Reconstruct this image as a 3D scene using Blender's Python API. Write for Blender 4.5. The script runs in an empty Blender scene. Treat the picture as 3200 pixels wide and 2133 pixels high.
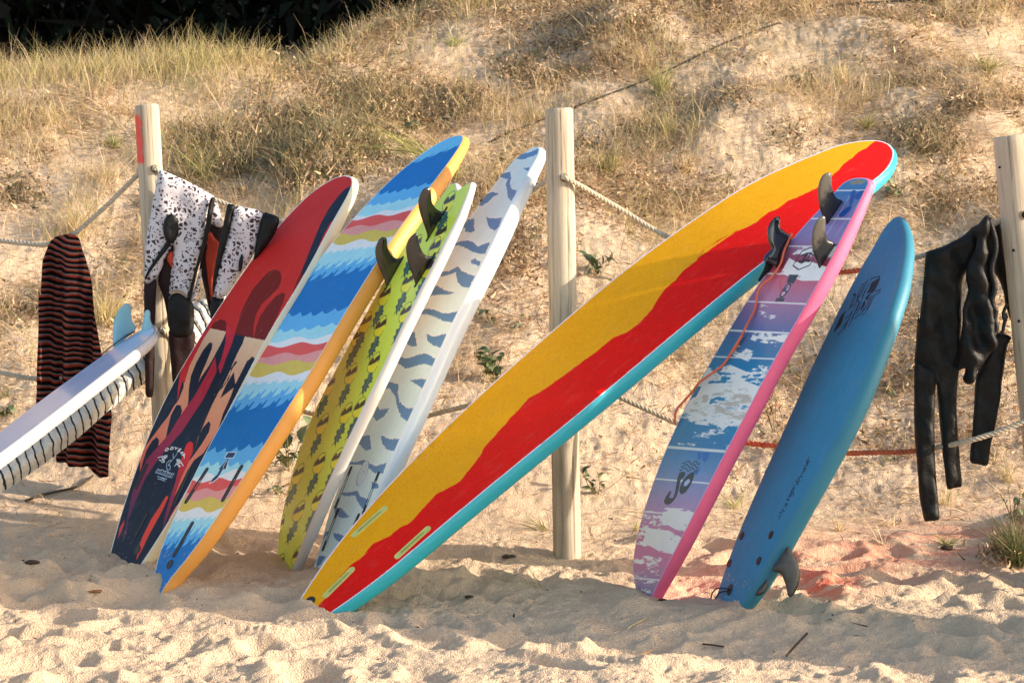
import bpy, math, random
import numpy as np
from mathutils import Vector, geometry

rng = np.random.default_rng(7)
random.seed(7)
sc = bpy.context.scene
R = math.radians

# ------------------------------------------------------------------ camera
CAM = np.array([0.0, -10.0, 1.6])
PITCH = -4.85
LENS = 100.0
FPX = LENS / 36.0 * 3200.0
cam_d = bpy.data.cameras.new('camera')
cam = bpy.data.objects.new('camera', cam_d)
sc.collection.objects.link(cam)
cam.location = CAM
cam.rotation_euler = (R(90 + PITCH), 0, 0)
cam_d.lens = LENS
cam_d.sensor_width = 36
cam_d.clip_end = 2000
cam_d.dof.use_dof = True
cam_d.dof.focus_distance = 9.8
cam_d.dof.aperture_fstop = 13.0
sc.camera = cam

# ------------------------------------------------------------------ light
SUN_EL, SUN_AZ = 18.0, 11.0      # azimuth: degrees from +X towards the camera
sdir = np.array([math.cos(R(SUN_EL)) * math.cos(R(SUN_AZ)), -math.cos(R(SUN_EL)) * math.sin(R(SUN_AZ)), math.sin(R(SUN_EL))])
world = bpy.data.worlds.new('World')
sc.world = world
world.use_nodes = True
wn = world.node_tree
sky = wn.nodes.new('ShaderNodeTexSky')
sky.sky_type = 'NISHITA'
sky.sun_disc = False
sky.sun_elevation = R(SUN_EL)
sky.sun_rotation = math.atan2(sdir[0], sdir[1])
sky.dust_density = 1.5
wn.links.new(sky.outputs[0], wn.nodes['Background'].inputs[0])
wn.nodes['Background'].inputs[1].default_value = 0.15
sun_d = bpy.data.lights.new('sun', 'SUN')
sun = bpy.data.objects.new('sun', sun_d)
sc.collection.objects.link(sun)
sun_d.energy = 3.7
sun_d.angle = R(0.6)
sun_d.color = (1.0, 0.88, 0.74)
sun.rotation_euler = Vector(sdir).to_track_quat('Z', 'Y').to_euler()
sc.view_settings.view_transform = 'Standard'
sc.view_settings.look = 'None'
sc.view_settings.exposure = 1.12
sc.view_settings.gamma = 1
sc.view_settings.use_white_balance = True
sc.view_settings.white_balance_temperature = 6950
sc.view_settings.use_curve_mapping = False

# ------------------------------------------------------------------ pixel -> world
cp, sp_ = math.cos(R(PITCH)), math.sin(R(PITCH))
FW = np.array([0, cp, sp_]); UP = np.array([0, -sp_, cp]); RT = np.array([1.0, 0, 0])
def rays(p):
    p = np.atleast_2d(np.asarray(p, float))
    return FW[None] + RT[None] * ((p[:, 0:1] - 1600) / FPX) + UP[None] * ((1066.5 - p[:, 1:2]) / FPX)
def at(px, py, Y):
    d = rays([(px, py)])[0]
    return CAM + d * ((Y - CAM[1]) / d[1])
def on_plane(p, P0, n):
    d = rays(p)
    t = ((P0 - CAM) @ n) / (d @ n)
    return CAM[None] + d * t[:, None]
# crop frames of the survey photograph -> full pixel coordinates
def frame(x0, y0, k):
    return lambda *pts: [(x0 + x / k, y0 + y / k) for x, y in pts]
fA = frame(0, 300, 2.24); fB = frame(0, 900, 2.24); fC = frame(300, 500, 2.24); fD = frame(300, 1100, 2.0906)
fE = frame(850, 400, 2.24); fF = frame(850, 1050, 1.96); fG = frame(1650, 300, 1.96); fH = frame(2150, 400, 2.24)
fI = frame(1900, 1000, 1.743); fJ = frame(2200, 1100, 1.845); fK = frame(2700, 350, 2.412); fL = frame(2700, 950, 2.09)
fM = frame(0, 0, 2.353); fN = frame(900, 0, 1.961); fO = frame(2000, 0, 1.961); fP = frame(0, 1600, 1.961)
fQ = frame(1100, 1600, 1.961); fR = frame(2200, 1500, 2.353)

# ------------------------------------------------------------------ object helpers
def tag(o, label=None, cat=None, group=None, kind=None):
    if label: o['label'] = label
    if cat: o['category'] = cat
    if group: o['group'] = group
    if kind: o['kind'] = kind
    return o
def empty(name, loc, label, cat, group=None):
    o = bpy.data.objects.new(name, None)
    o.empty_display_size = 0.05
    sc.collection.objects.link(o)
    o.location = loc
    return tag(o, label, cat, group)
def link(name, me, mats, parent=None):
    if not isinstance(mats, (list, tuple)): mats = [mats]
    if len(me.materials) == 0:
        for m in mats: me.materials.append(m)
    o = bpy.data.objects.new(name, me)
    sc.collection.objects.link(o)
    if parent is not None:
        o.parent = parent
        o.matrix_parent_inverse.identity()
        o.location = -Vector(parent.location)
    return o
def mesh(name, V, F, mats, parent=None, smooth=True, uv=None, mi=None, col=None):
    """V (N,3); F list of tuples or int array (M,k)."""
    me = bpy.data.meshes.new(name)
    V = np.asarray(V, np.float32)
    if isinstance(F, np.ndarray):
        M, k = F.shape
        me.vertices.add(len(V)); me.vertices.foreach_set('co', V.ravel())
        me.loops.add(M * k); me.loops.foreach_set('vertex_index', F.astype(np.int32).ravel())
        me.polygons.add(M); me.polygons.foreach_set('loop_start', np.arange(0, M * k, k, dtype=np.int32))
        me.update(calc_edges=True)
    else:
        me.from_pydata([tuple(v) for v in V.tolist()], [], F)
    if uv is not None:
        lay = me.uv_layers.new(name='UVMap')
        li = np.zeros(len(me.loops), np.int32); me.loops.foreach_get('vertex_index', li)
        lay.data.foreach_set('uv', np.asarray(uv, np.float32)[li].ravel())
    if col is not None:
        ca = me.color_attributes.new('col', 'FLOAT_COLOR', 'POINT')
        c4 = np.ones((len(V), 4), np.float32); c4[:, :3] = col
        ca.data.foreach_set('color', c4.ravel())
    if mi is not None:
        me.polygons.foreach_set('material_index', np.asarray(mi, np.int32))
    me.polygons.foreach_set('use_smooth', np.full(len(me.polygons), smooth, bool))
    me.validate()
    me.update()
    return link(name, me, mats, parent)

# ------------------------------------------------------------------ numpy noise
_tab = np.random.default_rng(3).random((256, 256)).astype(np.float32)
def vnoise(x, y, seed=0):
    x = np.asarray(x) + seed * 17.31; y = np.asarray(y) + seed * 9.77
    xi = np.floor(x).astype(int); yi = np.floor(y).astype(int)
    fx = x - xi; fy = y - yi
    fx = fx * fx * (3 - 2 * fx); fy = fy * fy * (3 - 2 * fy)
    a = _tab[xi & 255, yi & 255]; b = _tab[(xi + 1) & 255, yi & 255]
    c = _tab[xi & 255, (yi + 1) & 255]; d = _tab[(xi + 1) & 255, (yi + 1) & 255]
    return (a * (1 - fx) + b * fx) * (1 - fy) + (c * (1 - fx) + d * fx) * fy * 1.0
def fbm(x, y, sc_, octv=4, seed=0, rough=0.5):
    v = 0; a = 1; t = 0
    for o in range(octv):
        v = v + a * vnoise(np.asarray(x) * sc_, np.asarray(y) * sc_, seed + o * 5)
        t += a; a *= rough; sc_ *= 2.03
    return v / t

# ------------------------------------------------------------------ materials
def lin(c):
    c = np.asarray(c, float) / 255.0
    return np.where(c <= 0.04045, c / 12.92, ((c + 0.055) / 1.055) ** 2.4)
def mat(name, color=(0.5, 0.5, 0.5), rough=0.6, spec=0.5, bump=None, var=None, coat=0.0, attr=False, sheen=0.0, trans=0.0):
    """bump=(scale, distance); var=(scale, amount) multiplies brightness with noise"""
    m = bpy.data.materials.new(name); m.use_nodes = True
    nt = m.node_tree; b = nt.nodes['Principled BSDF']
    b.inputs['Roughness'].default_value = rough
    b.inputs['Specular IOR Level'].default_value = spec
    if coat: b.inputs['Coat Weight'].default_value = coat; b.inputs['Coat Roughness'].default_value = 0.08
    if sheen: b.inputs['Sheen Weight'].default_value = sheen
    tc = nt.nodes.new('ShaderNodeTexCoord')
    if attr:
        a = nt.nodes.new('ShaderNodeAttribute'); a.attribute_name = 'col'; src = a.outputs['Color']
    else:
        r = nt.nodes.new('ShaderNodeRGB'); r.outputs[0].default_value = (*color, 1); src = r.outputs[0]
    if var:
        n = nt.nodes.new('ShaderNodeTexNoise'); n.inputs['Scale'].default_value = var[0]; n.inputs['Detail'].default_value = 4
        nt.links.new(tc.outputs['Object'], n.inputs['Vector'])
        mr = nt.nodes.new('ShaderNodeMapRange'); mr.inputs[1].default_value = 0.3; mr.inputs[2].default_value = 0.7
        mr.inputs[3].default_value = 1 - var[1]; mr.inputs[4].default_value = 1 + var[1]
        nt.links.new(n.outputs['Fac'], mr.inputs[0])
        mx = nt.nodes.new('ShaderNodeVectorMath'); mx.operation = 'MULTIPLY'
        nt.links.new(src, mx.inputs[0]); nt.links.new(mr.outputs[0], mx.inputs[1]); src = mx.outputs[0]
    nt.links.new(src, b.inputs['Base Color'])
    if bump:
        n = nt.nodes.new('ShaderNodeTexNoise'); n.inputs['Scale'].default_value = bump[0]; n.inputs['Detail'].default_value = 4
        nt.links.new(tc.outputs['Object'], n.inputs['Vector'])
        bp = nt.nodes.new('ShaderNodeBump'); bp.inputs['Distance'].default_value = bump[1]; bp.inputs['Strength'].default_value = 1
        nt.links.new(n.outputs['Fac'], bp.inputs['Height']); nt.links.new(bp.outputs[0], b.inputs['Normal'])
    if trans:   # thin leaves: let some light through
        tr = nt.nodes.new('ShaderNodeBsdfTranslucent'); mxs = nt.nodes.new('ShaderNodeMixShader')
        mxs.inputs[0].default_value = trans
        nt.links.new(src, tr.inputs[0]); nt.links.new(b.outputs[0], mxs.inputs[1]); nt.links.new(tr.outputs[0], mxs.inputs[2])
        nt.links.new(mxs.outputs[0], nt.nodes['Material Output'].inputs[0])
    return m

# ------------------------------------------------------------------ generic shapes
def catmull(P, n=8, closed=False):
    P = np.asarray(P, float)
    if closed: Q = np.vstack([P[-1], P, P[0], P[1]])
    else: Q = np.vstack([2 * P[0] - P[1], P, 2 * P[-1] - P[-2]])
    out = []
    for i in range(1, len(Q) - 2):
        a, b, c, d = Q[i - 1], Q[i], Q[i + 1], Q[i + 2]
        for t in np.arange(n) / n:
            out.append(0.5 * (2 * b + (c - a) * t + (2 * a - 5 * b + 4 * c - d) * t * t + (3 * b - a - 3 * c + d) * t ** 3))
    if not closed: out.append(P[-1])
    return np.array(out)
def tube_geo(C, rad, k=8, caps=True):
    C = np.asarray(C, float); n = len(C)
    rad = np.broadcast_to(rad, (n,))
    T = np.gradient(C, axis=0); T /= np.linalg.norm(T, axis=1)[:, None] + 1e-9
    u = np.cross(T[0], [0.13, 0.27, 0.95]); u /= np.linalg.norm(u)
    V = []
    for i in range(n):
        u = u - T[i] * (u @ T[i]); u /= np.linalg.norm(u)
        v = np.cross(T[i], u)
        for j in range(k):
            a = 2 * math.pi * j / k
            V.append(C[i] + rad[i] * (math.cos(a) * u + math.sin(a) * v))
    F = [(i * k + j, i * k + (j + 1) % k, (i + 1) * k + (j + 1) % k, (i + 1) * k + j) for i in range(n - 1) for j in range(k)]
    if caps:
        F.append(tuple(range(k))[::-1]); F.append(tuple((n - 1) * k + j for j in range(k)))
    return np.array(V), F
class Geo:
    def __init__(s): s.V = []; s.F = []; s.n = 0
    def add(s, V, F):
        s.V.append(np.asarray(V, float)); s.F += [tuple(i + s.n for i in f) for f in F]; s.n += len(V)
    def build(s, name, m, parent=None, smooth=True):
        return mesh(name, np.vstack(s.V), s.F, m, parent, smooth)
def resample(P, step, closed=True):
    P = np.asarray(P, float)
    Q = np.vstack([P, P[:1]]) if closed else P
    d = np.r_[0, np.cumsum(np.linalg.norm(np.diff(Q, axis=0), axis=1))]
    n = max(4, int(round(d[-1] / step)))
    t = np.linspace(0, d[-1], n + 1)
    out = np.stack([np.interp(t, d, Q[:, i]) for i in range(Q.shape[1])], 1)
    return out[:-1] if closed else out
def in_poly(P, x, y):
    P = np.asarray(P, float); inside = np.zeros(np.shape(x), bool)
    j = len(P) - 1
    for i in range(len(P)):
        xi, yi = P[i]; xj, yj = P[j]
        if yi != yj:
            c = (yi > y) != (yj > y)
            inside ^= c & (x < (xj - xi) * (y - yi) / (yj - yi) + xi)
        j = i
    return inside
def edge_dist(P, x, y):
    P = np.asarray(P, float); D = np.full(np.shape(x), 1e9)
    for i in range(len(P)):
        a = P[i]; b = P[(i + 1) % len(P)]; ab = b - a; L = ab @ ab + 1e-12
        t = np.clip(((x - a[0]) * ab[0] + (y - a[1]) * ab[1]) / L, 0, 1)
        D = np.minimum(D, np.hypot(x - a[0] - t * ab[0], y - a[1] - t * ab[1]))
    return D
def fill_cdt(poly, step):
    """triangulate polygon with interior grid points; returns (pts, tris, n_boundary)"""
    poly = np.asarray(poly, float)
    x0, y0 = poly.min(0); x1, y1 = poly.max(0)
    gx, gy = np.meshgrid(np.arange(x0, x1, step), np.arange(y0, y1, step * 0.9))
    gx = gx + (np.arange(gx.shape[0]) % 2)[:, None] * step * 0.5
    gx = gx.ravel(); gy = gy.ravel()
    k = in_poly(poly, gx, gy); gx = gx[k]; gy = gy[k]
    k = edge_dist(poly, gx, gy) > step * 0.4
    pts = np.vstack([poly, np.stack([gx[k], gy[k]], 1)])
    n = len(poly)
    vs, es, fs, ov, oe, of = geometry.delaunay_2d_cdt([Vector(p) for p in pts.tolist()], [(i, (i + 1) % n) for i in range(n)], [], 0, 1e-6)
    vs = np.array([[v[0], v[1]] for v in vs])
    tris = []
    for f in fs:
        c = vs[list(f)].mean(0)
        tris.append((c, f))
    C = np.array([t[0] for t in tris]); keep = in_poly(poly, C[:, 0], C[:, 1])
    fs = [tuple(t[1]) for t, kk in zip(tris, keep) if kk]
    return vs, fs
def inflate(name, poly, O, e1, e2, m, T=0.02, D=0.03, step=0.012, parent=None, fold=None, minT=0.002, bstep=None, power=0.5, smooth=True):
    """closed solid with a lens section: outline in plane (O,e1,e2), both faces bulged by T at distance D from the edge"""
    e3 = np.cross(e1, e2); e3 /= np.linalg.norm(e3)
    poly = resample(poly, bstep or step * 0.8)
    a = poly; area = 0.5 * np.sum(a[:, 0] * np.roll(a[:, 1], -1) - a[:, 1] * np.roll(a[:, 0], -1))
    if area < 0: poly = poly[::-1]
    vs, fs = fill_cdt(poly, step)
    d = edge_dist(poly, vs[:, 0], vs[:, 1])
    th = minT + (T - minT) * np.clip(d / D, 0, 1) ** power * np.where(d < D, 1, 1)
    th = minT + (T - minT) * np.sqrt(np.clip(1 - (1 - np.clip(d / D, 0, 1)) ** 2, 0, 1))
    f = fold(vs[:, 0], vs[:, 1]) if fold is not None else 0
    P = O + vs[:, 0:1] * e1 + vs[:, 1:2] * e2
    Vf = P + e3 * (np.asarray(f) + th)[:, None]
    Vb = P + e3 * (np.asarray(f) - th)[:, None]
    n = len(vs)
    F = []
    cnt = {}
    for t in fs:
        t = list(t)
        q = vs[t]
        ar = (q[1, 0] - q[0, 0]) * (q[2, 1] - q[0, 1]) - (q[1, 1] - q[0, 1]) * (q[2, 0] - q[0, 0])
        if ar < 0: t = t[::-1]
        F.append(tuple(t)); F.append(tuple(i + n for i in t[::-1]))
        for i in range(3):
            e = (t[i], t[(i + 1) % 3]); cnt[e] = 1
    for (i, j) in list(cnt):
        if (j, i) not in cnt:
            F.append((j, i, i + n, j + n))
    uv = np.vstack([vs, vs])
    return mesh(name, np.vstack([Vf, Vb]), F, m, parent, smooth, uv=uv)
# ------------------------------------------------------------------ ground
CX = np.array([-60, -6, -1.35, -1.1, -0.62, -0.1, 1.0, 3.0, 8, 60.0])
CZ = np.array([1.9, 1.74, 1.73, 1.79, 2.07, 2.26, 2.55, 3.0, 3.6, 4.0])
def crest(x):
    s = 0
    for o in (-0.16, -0.08, 0, 0.08, 0.16): s = s + np.interp(x + o, CX, CZ)
    return s / 5
def base_h(x, y):
    x = np.asarray(x, float); y = np.asarray(y, float)
    yy = y - 0.10 * np.sin(x * 1.3 + 1) - 0.05 * x
    z = 0.07 * np.minimum(yy, 0.0)
    z = np.where(y < -4, z + 0.06 * (-4 - y) * 0, z)
    t = np.clip(yy / 1.5, 0, 1)
    z = z + 0.08 * np.clip(yy, 0, 1.5) + 0.36 * 1.5 * (t ** 3 - t ** 4 / 2) + 0.44 * np.maximum(yy - 1.5, 0)
    zc = crest(x)
    k = 0.09
    h = -k * np.log(np.exp(-np.minimum(z, 8) / k) + np.exp(-zc / k))
    yc = (zc - 0.35) / 0.44 + 1.5
    back = np.maximum(yy - yc - 0.6, 0)
    h = h - 0.30 * (np.sqrt(back ** 2 + 0.4) - 0.632)
    h = np.where(h < -0.2, np.maximum(h, -0.2), h) if False else h
    h = np.where(y > 8, np.maximum(h, 0.9), h)
    return h + np.clip(y - 22, 0, 40) * 0.45
def smooth_h(x, y):
    x = np.asarray(x, float); y = np.asarray(y, float)
    h = base_h(x, y)
    du = np.clip((y - 0.3) / 1.5, 0, 1)
    h = h + du * (0.26 * (fbm(x, y, 0.9, 3, 4) - 0.5) + 0.09 * (fbm(x, y, 2.7, 2, 9) - 0.5))
    # wind-cut hollows: banks whose left faces turn away from the low sun
    for x0, y0, A, wy, dec in ((-0.62, 2.55, 0.30, 0.62, 1.3), (-0.95, 3.3, 0.20, 0.5, 0.9), (0.72, 2.35, 0.10, 0.25, 0.5), (0.95, 3.9, 0.16, 0.35, 0.8), (2.05, 2.3, 0.20, 0.40, 0.8), (1.75, 3.4, 0.12, 0.3, 0.6), (-1.6, 1.35, 0.10, 0.3, 0.5), (1.9, 0.30, 0.16, 0.28, 0.6), (0.45, 5.0, 0.18, 0.5, 0.8)):
        xe = x - x0 - 0.25 * (y - y0) + 0.12 * (fbm(x, y, 3.0, 2, 45) - 0.5)
        f = 1 / (1 + np.exp(-np.clip(xe / 0.055, -30, 30))) * np.exp(-np.maximum(xe, 0) / dec)
        h = h + A * f * np.exp(-((y - y0) / wy) ** 2)
    fo = np.clip((0.6 - y) / 0.8, 0, 1)
    h = h + fo * (0.055 * (fbm(x * 0.9, y * 1.4, 1.9, 3, 21) - 0.5))
    return h
# one sheet: dense where the photograph looks, stretched to the horizon
def axis(a, b, step, far, growth=1.25):
    mid = list(np.arange(a, b, step)); s = step; p = b; hi = []
    while p < far: hi.append(p); s *= growth; p += s
    hi.append(far); s = step; p = a - step; lo = []
    while p > -far: lo.append(p); s *= growth; p -= s
    lo.append(-far)
    return np.array(lo[::-1] + mid + hi)
gx = axis(-2.0, 2.05, 0.0062, 900, 1.045)
ylo = np.arange(-1.75, 0.35, 0.0050); ymid = np.arange(0.35, 6.5, 0.014)
s = 0.0055; p = -1.75 - s; lo = []
while p > -900: lo.append(p); s *= 1.25; p -= s
s = 0.014; p = 6.5; hi = []
while p < 900: hi.append(p); s *= 1.2; p += s
gy = np.array([-900.0] + lo[::-1] + list(ylo) + list(ymid) + hi + [900.0])
GX, GY = np.meshgrid(gx, gy)
GZ = smooth_h(GX, GY)
near = np.exp(-np.maximum(np.abs(GX) - 4.5, 0)) * np.exp(-np.maximum(-GY - 2.4, 0))
fg = np.clip((0.75 - GY) / 0.9, 0, 1) * near
# trampled sand: pits with pushed-up rims, then lumps
r2 = np.random.default_rng(11)
def dent(cx, cy, a, b, rot, dep, rim):
    rr = max(a, b) * 3.2
    i0, i1 = np.searchsorted(gx, [cx - rr, cx + rr]); j0, j1 = np.searchsorted(gy, [cy - rr, cy + rr])
    if i1 <= i0 or j1 <= j0: return
    X = GX[j0:j1, i0:i1] - cx; Y = GY[j0:j1, i0:i1] - cy
    u = (X * math.cos(rot) + Y * math.sin(rot)) / a; v = (-X * math.sin(rot) + Y * math.cos(rot)) / b
    q = np.sqrt(u * u + v * v)
    GZ[j0:j1, i0:i1] += fg[j0:j1, i0:i1] * (-dep / (1 + q ** 4 * 1.6) + rim * np.exp(-((q - 1.45) / 0.42) ** 2) * (1 + 0.5 * np.sin(3 * np.arctan2(v, u) + cx * 9)))
for _ in range(300):
    cx, cy = r2.uniform(-2.6, 2.6), r2.uniform(-2.0, 0.35)
    a = r2.uniform(0.035, 0.13)
    dent(cx, cy, a, a * r2.uniform(0.45, 0.9), r2.uniform(0, math.pi), a * r2.uniform(0.08, 0.28), a * r2.uniform(0.03, 0.16))
for _ in range(34):      # clear footprints
    cx, cy = r2.uniform(-2.2, 2.2), r2.uniform(-1.7, -0.2)
    dent(cx, cy, 0.13, 0.05, r2.uniform(-0.9, 0.9), r2.uniform(0.018, 0.034), 0.010)
for _ in range(3800):
    cx, cy = r2.uniform(-2.4, 2.4), r2.uniform(-1.9, 0.5)
    a = 0.008 + r2.gamma(1.6, 0.006)
    dent(cx, cy, a, a * r2.uniform(0.5, 1), r2.uniform(0, math.pi), a * r2.uniform(-0.25, 0.3), a * 0.06)
ff = fbm(GX, GY, 7, 4, 31, 0.55) - 0.5
GZ += fg * (0.015 * ff + 0.020 * (0.25 - np.abs(fbm(GX + GY * 0.3, GY, 13, 4, 37, 0.6) - 0.5)) + 0.010 * (0.25 - np.abs(fbm(GX, GY, 37, 2, 39) - 0.5)))
crumb = np.clip((fbm(GX, GY, 4.5, 2, 43) - 0.42) * 5, 0.15, 1)
GZ += fg * crumb * 0.011 * (fbm(GX, GY, 52, 2, 41, 0.7) - 0.5)
du = np.clip((GY - 0.2) / 0.8, 0, 1) * near
GZ += du * (0.034 * (fbm(GX, GY, 9, 4, 51, 0.6) - 0.5) + 0.012 * (fbm(GX, GY * 0.5, 40, 2, 55) - 0.5))
# sand pushed up where the boards stand (filled in below by the board builder order)
MOUNDS = [(-1.28, -0.33, 0.10, 0.035), (-1.17, -0.40, 0.09, 0.025), (-0.64, -0.33, 0.12, 0.02), (-0.55, -0.93, 0.16, 0.004), (0.40, -0.72, 0.09, 0.040), (0.95, -0.86, 0.10, 0.028)]
for mx_, my_, r_, a_ in MOUNDS:
    GZ += a_ * np.exp(-(((GX - mx_) / r_) ** 2 + ((GY - my_ + 0.05) / (r_ * 0.6)) ** 2))
ny, nx = GX.shape
idx = np.arange(ny * nx).reshape(ny, nx)
GF = np.stack([idx[:-1, :-1].ravel(), idx[:-1, 1:].ravel(), idx[1:, 1:].ravel(), idx[1:, :-1].ravel()], 1)
# colour: dry sand, greyer litter-strewn soil on the dune, the red stain
def ground_col(x, y):
    n1 = fbm(x, y, 3.0, 3, 61); n2 = fbm(x, y, 22, 3, 67)
    sand = np.array([0.66, 0.485, 0.335]); dune = np.array([0.67, 0.505, 0.355]); litter = np.array([0.30, 0.235, 0.14])
    t = np.clip((y - 0.1) / 1.4, 0, 1)[..., None]
    c = sand * (1 - t) + dune * t
    l = (np.clip((y - 0.7) / 2.0, 0, 1) * np.clip((n1 - 0.42) * 4, 0, 1) * np.clip((n2 - 0.35) * 3, 0, 1))[..., None]
    c = c * (1 - 0.75 * l) + litter * 0.75 * l
    c = c * (0.90 + 0.22 * n2[..., None])
    # spilled red paint on the sand
    u = x - 1.45; v = y - 0.10 - 0.32 * (x - 1.42)
    q = np.exp(-(u / 0.62) ** 2 - (v / 0.33) ** 2) * np.clip((fbm(x * 0.8, y * 2.2, 7, 3, 71) - 0.28) * 3.4, 0, 1)
    q2 = np.exp(-((x - 1.06) / 0.14) ** 2 - ((y + 0.42) / 0.22) ** 2) * np.clip((fbm(x, y * 2, 15, 2, 73) - 0.35) * 3.4, 0, 1)
    q = np.clip(q * 0.62 + q2 * 0.9, 0, 1)[..., None]
    red = np.array([0.74, 0.20, 0.12])
    c = c * (1 - q) + red * q
    f = np.clip((y - 10) / 4, 0, 1)[..., None]      # needle litter under the pines
    return c * (1 - f) + np.array([0.035, 0.028, 0.018]) * f
gcol = ground_col(GX.ravel(), GY.ravel())
def sand_mat():
    m = mat('sand_material', rough=0.95, spec=0.15, attr=True, bump=(170, 0.010), var=(210, 0.16))
    return m
ground = mesh('ground', np.stack([GX.ravel(), GY.ravel(), GZ.ravel()], 1), GF, sand_mat(), col=gcol)
tag(ground, kind='structure')
_H = GZ
def ground_z(x, y):
    x = np.atleast_1d(np.asarray(x, float)); y = np.atleast_1d(np.asarray(y, float))
    i = np.clip(np.searchsorted(gx, x) - 1, 0, nx - 2); j = np.clip(np.searchsorted(gy, y) - 1, 0, ny - 2)
    fx = (x - gx[i]) / (gx[i + 1] - gx[i]); fy = (y - gy[j]) / (gy[j + 1] - gy[j])
    return (_H[j, i] * (1 - fx) + _H[j, i + 1] * fx) * (1 - fy) + (_H[j + 1, i] * (1 - fx) + _H[j + 1, i + 1] * fx) * fy
def hit_ground(px, py):
    d = rays([(px, py)])[0]
    lo = 6.0
    t = np.arange(7.0, 24.0, 0.01)
    P = CAM + d * t[:, None]
    g = base_h(P[:, 0], P[:, 1])
    k = np.argmax(P[:, 2] < g)
    if P[k, 2] >= g[k]: return None
    t2 = np.linspace(t[max(k - 30, 0)], t[min(k + 30, len(t) - 1)], 240)
    P = CAM + d * t2[:, None]
    g = ground_z(P[:, 0], P[:, 1]); k = np.argmax(P[:, 2] < g)
    Q = P[k].copy(); Q[2] = g[k]
    return Q
# ------------------------------------------------------------------ posts and ropes
PY = [0.55, 0.0, -0.42]           # distance of the three fence posts
def wood_mat(name, paint=False):
    m = bpy.data.materials.new(name); m.use_nodes = True
    nt = m.node_tree; b = nt.nodes['Principled BSDF']; b.inputs['Roughness'].default_value = 0.85; b.inputs['Specular IOR Level'].default_value = 0.2
    tc = nt.nodes.new('ShaderNodeTexCoord')
    mp = nt.nodes.new('ShaderNodeMapping'); mp.inputs['Scale'].default_value = (75, 75, 2.6)
    nt.links.new(tc.outputs['Object'], mp.inputs[0])
    n = nt.nodes.new('ShaderNodeTexNoise'); n.inputs['Scale'].default_value = 1.0; n.inputs['Detail'].default_value = 6; n.inputs['Roughness'].default_value = 0.65
    nt.links.new(mp.outputs[0], n.inputs['Vector'])
    cr = nt.nodes.new('ShaderNodeValToRGB')
    e = cr.color_ramp.elements
    e[0].position = 0.30; e[0].color = (0.17, 0.13, 0.09, 1)
    e[1].position = 0.62; e[1].color = (0.56, 0.48, 0.37, 1)
    x = cr.color_ramp.elements.new(0.42); x.color = (0.45, 0.38, 0.29, 1)
    nt.links.new(n.outputs['Fac'], cr.inputs[0])
    n2 = nt.nodes.new('ShaderNodeTexNoise'); n2.inputs['Scale'].default_value = 3.5; n2.inputs['Detail'].default_value = 3
    nt.links.new(tc.outputs['Object'], n2.inputs['Vector'])
    mr = nt.nodes.new('ShaderNodeMapRange'); mr.inputs[1].default_value = 0.3; mr.inputs[2].default_value = 0.7; mr.inputs[3].default_value = 0.78; mr.inputs[4].default_value = 1.10
    nt.links.new(n2.outputs['Fac'], mr.inputs[0])
    mx = nt.nodes.new('ShaderNodeVectorMath'); mx.operation = 'MULTIPLY'
    nt.links.new(cr.outputs[0], mx.inputs[0]); nt.links.new(mr.outputs[0], mx.inputs[1]); src = mx.outputs[0]
    if paint:      # sprayed red stroke down the left side below the top
        sx = nt.nodes.new('ShaderNodeSeparateXYZ'); nt.links.new(tc.outputs['Object'], sx.inputs[0])
        def mth(op, a, bb=None, c=None):
            k = nt.nodes.new('ShaderNodeMath'); k.operation = op
            for i, v in enumerate((a, bb, c)):
                if v is None: continue
                if isinstance(v, (int, float)): k.inputs[i].default_value = v
                else: nt.links.new(v, k.inputs[i])
            return k.outputs[0]
        ns = nt.nodes.new('ShaderNodeTexNoise'); ns.inputs['Scale'].default_value = 26; nt.links.new(tc.outputs['Object'], ns.inputs['Vector'])
        wob = mth('MULTIPLY', mth('SUBTRACT', ns.outputs['Fac'], 0.5), 0.03)
        xx = mth('ADD', sx.outputs[0], wob)
        ax = mth('SUBTRACT', 1.0, mth('DIVIDE', mth('ABSOLUTE', mth('ADD', xx, 0.033)), 0.021))
        mk = nt.nodes.new('ShaderNodeMapRange'); nt.links.new(ax, mk.inputs[0]); mk.inputs[1].default_value = 0.0; mk.inputs[2].default_value = 0.5
        zt = mth('SUBTRACT', 1.0, mth('DIVIDE', mth('ABSOLUTE', mth('SUBTRACT', sx.outputs[2], PAINT_Z)), 0.095))
        mz = nt.nodes.new('ShaderNodeMapRange'); nt.links.new(zt, mz.inputs[0]); mz.inputs[1].default_value = 0.0; mz.inputs[2].default_value = 0.12
        fac = mth('MULTIPLY', mth('MULTIPLY', mk.outputs[0], mz.outputs[0]), 0.92)
        ly = mth('LESS_THAN', sx.outputs[1], 0.0); fac = mth('MULTIPLY', fac, ly)
        mm = nt.nodes.new('ShaderNodeMix'); mm.data_type = 'RGBA'
        nt.links.new(fac, mm.inputs[0]); nt.links.new(src, mm.inputs[6]); mm.inputs[7].default_value = (0.80, 0.10, 0.075, 1); src = mm.outputs[2]
    nt.links.new(src, b.inputs['Base Color'])
    bp = nt.nodes.new('ShaderNodeBump'); bp.inputs['Distance'].default_value = 0.003; bp.inputs['Strength'].default_value = 0.7
    nt.links.new(n.outputs['Fac'], bp.inputs['Height']); nt.links.new(bp.outputs[0], b.inputs['Normal'])
    return m
PAINT_Z = 0
HOLES = {}
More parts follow.
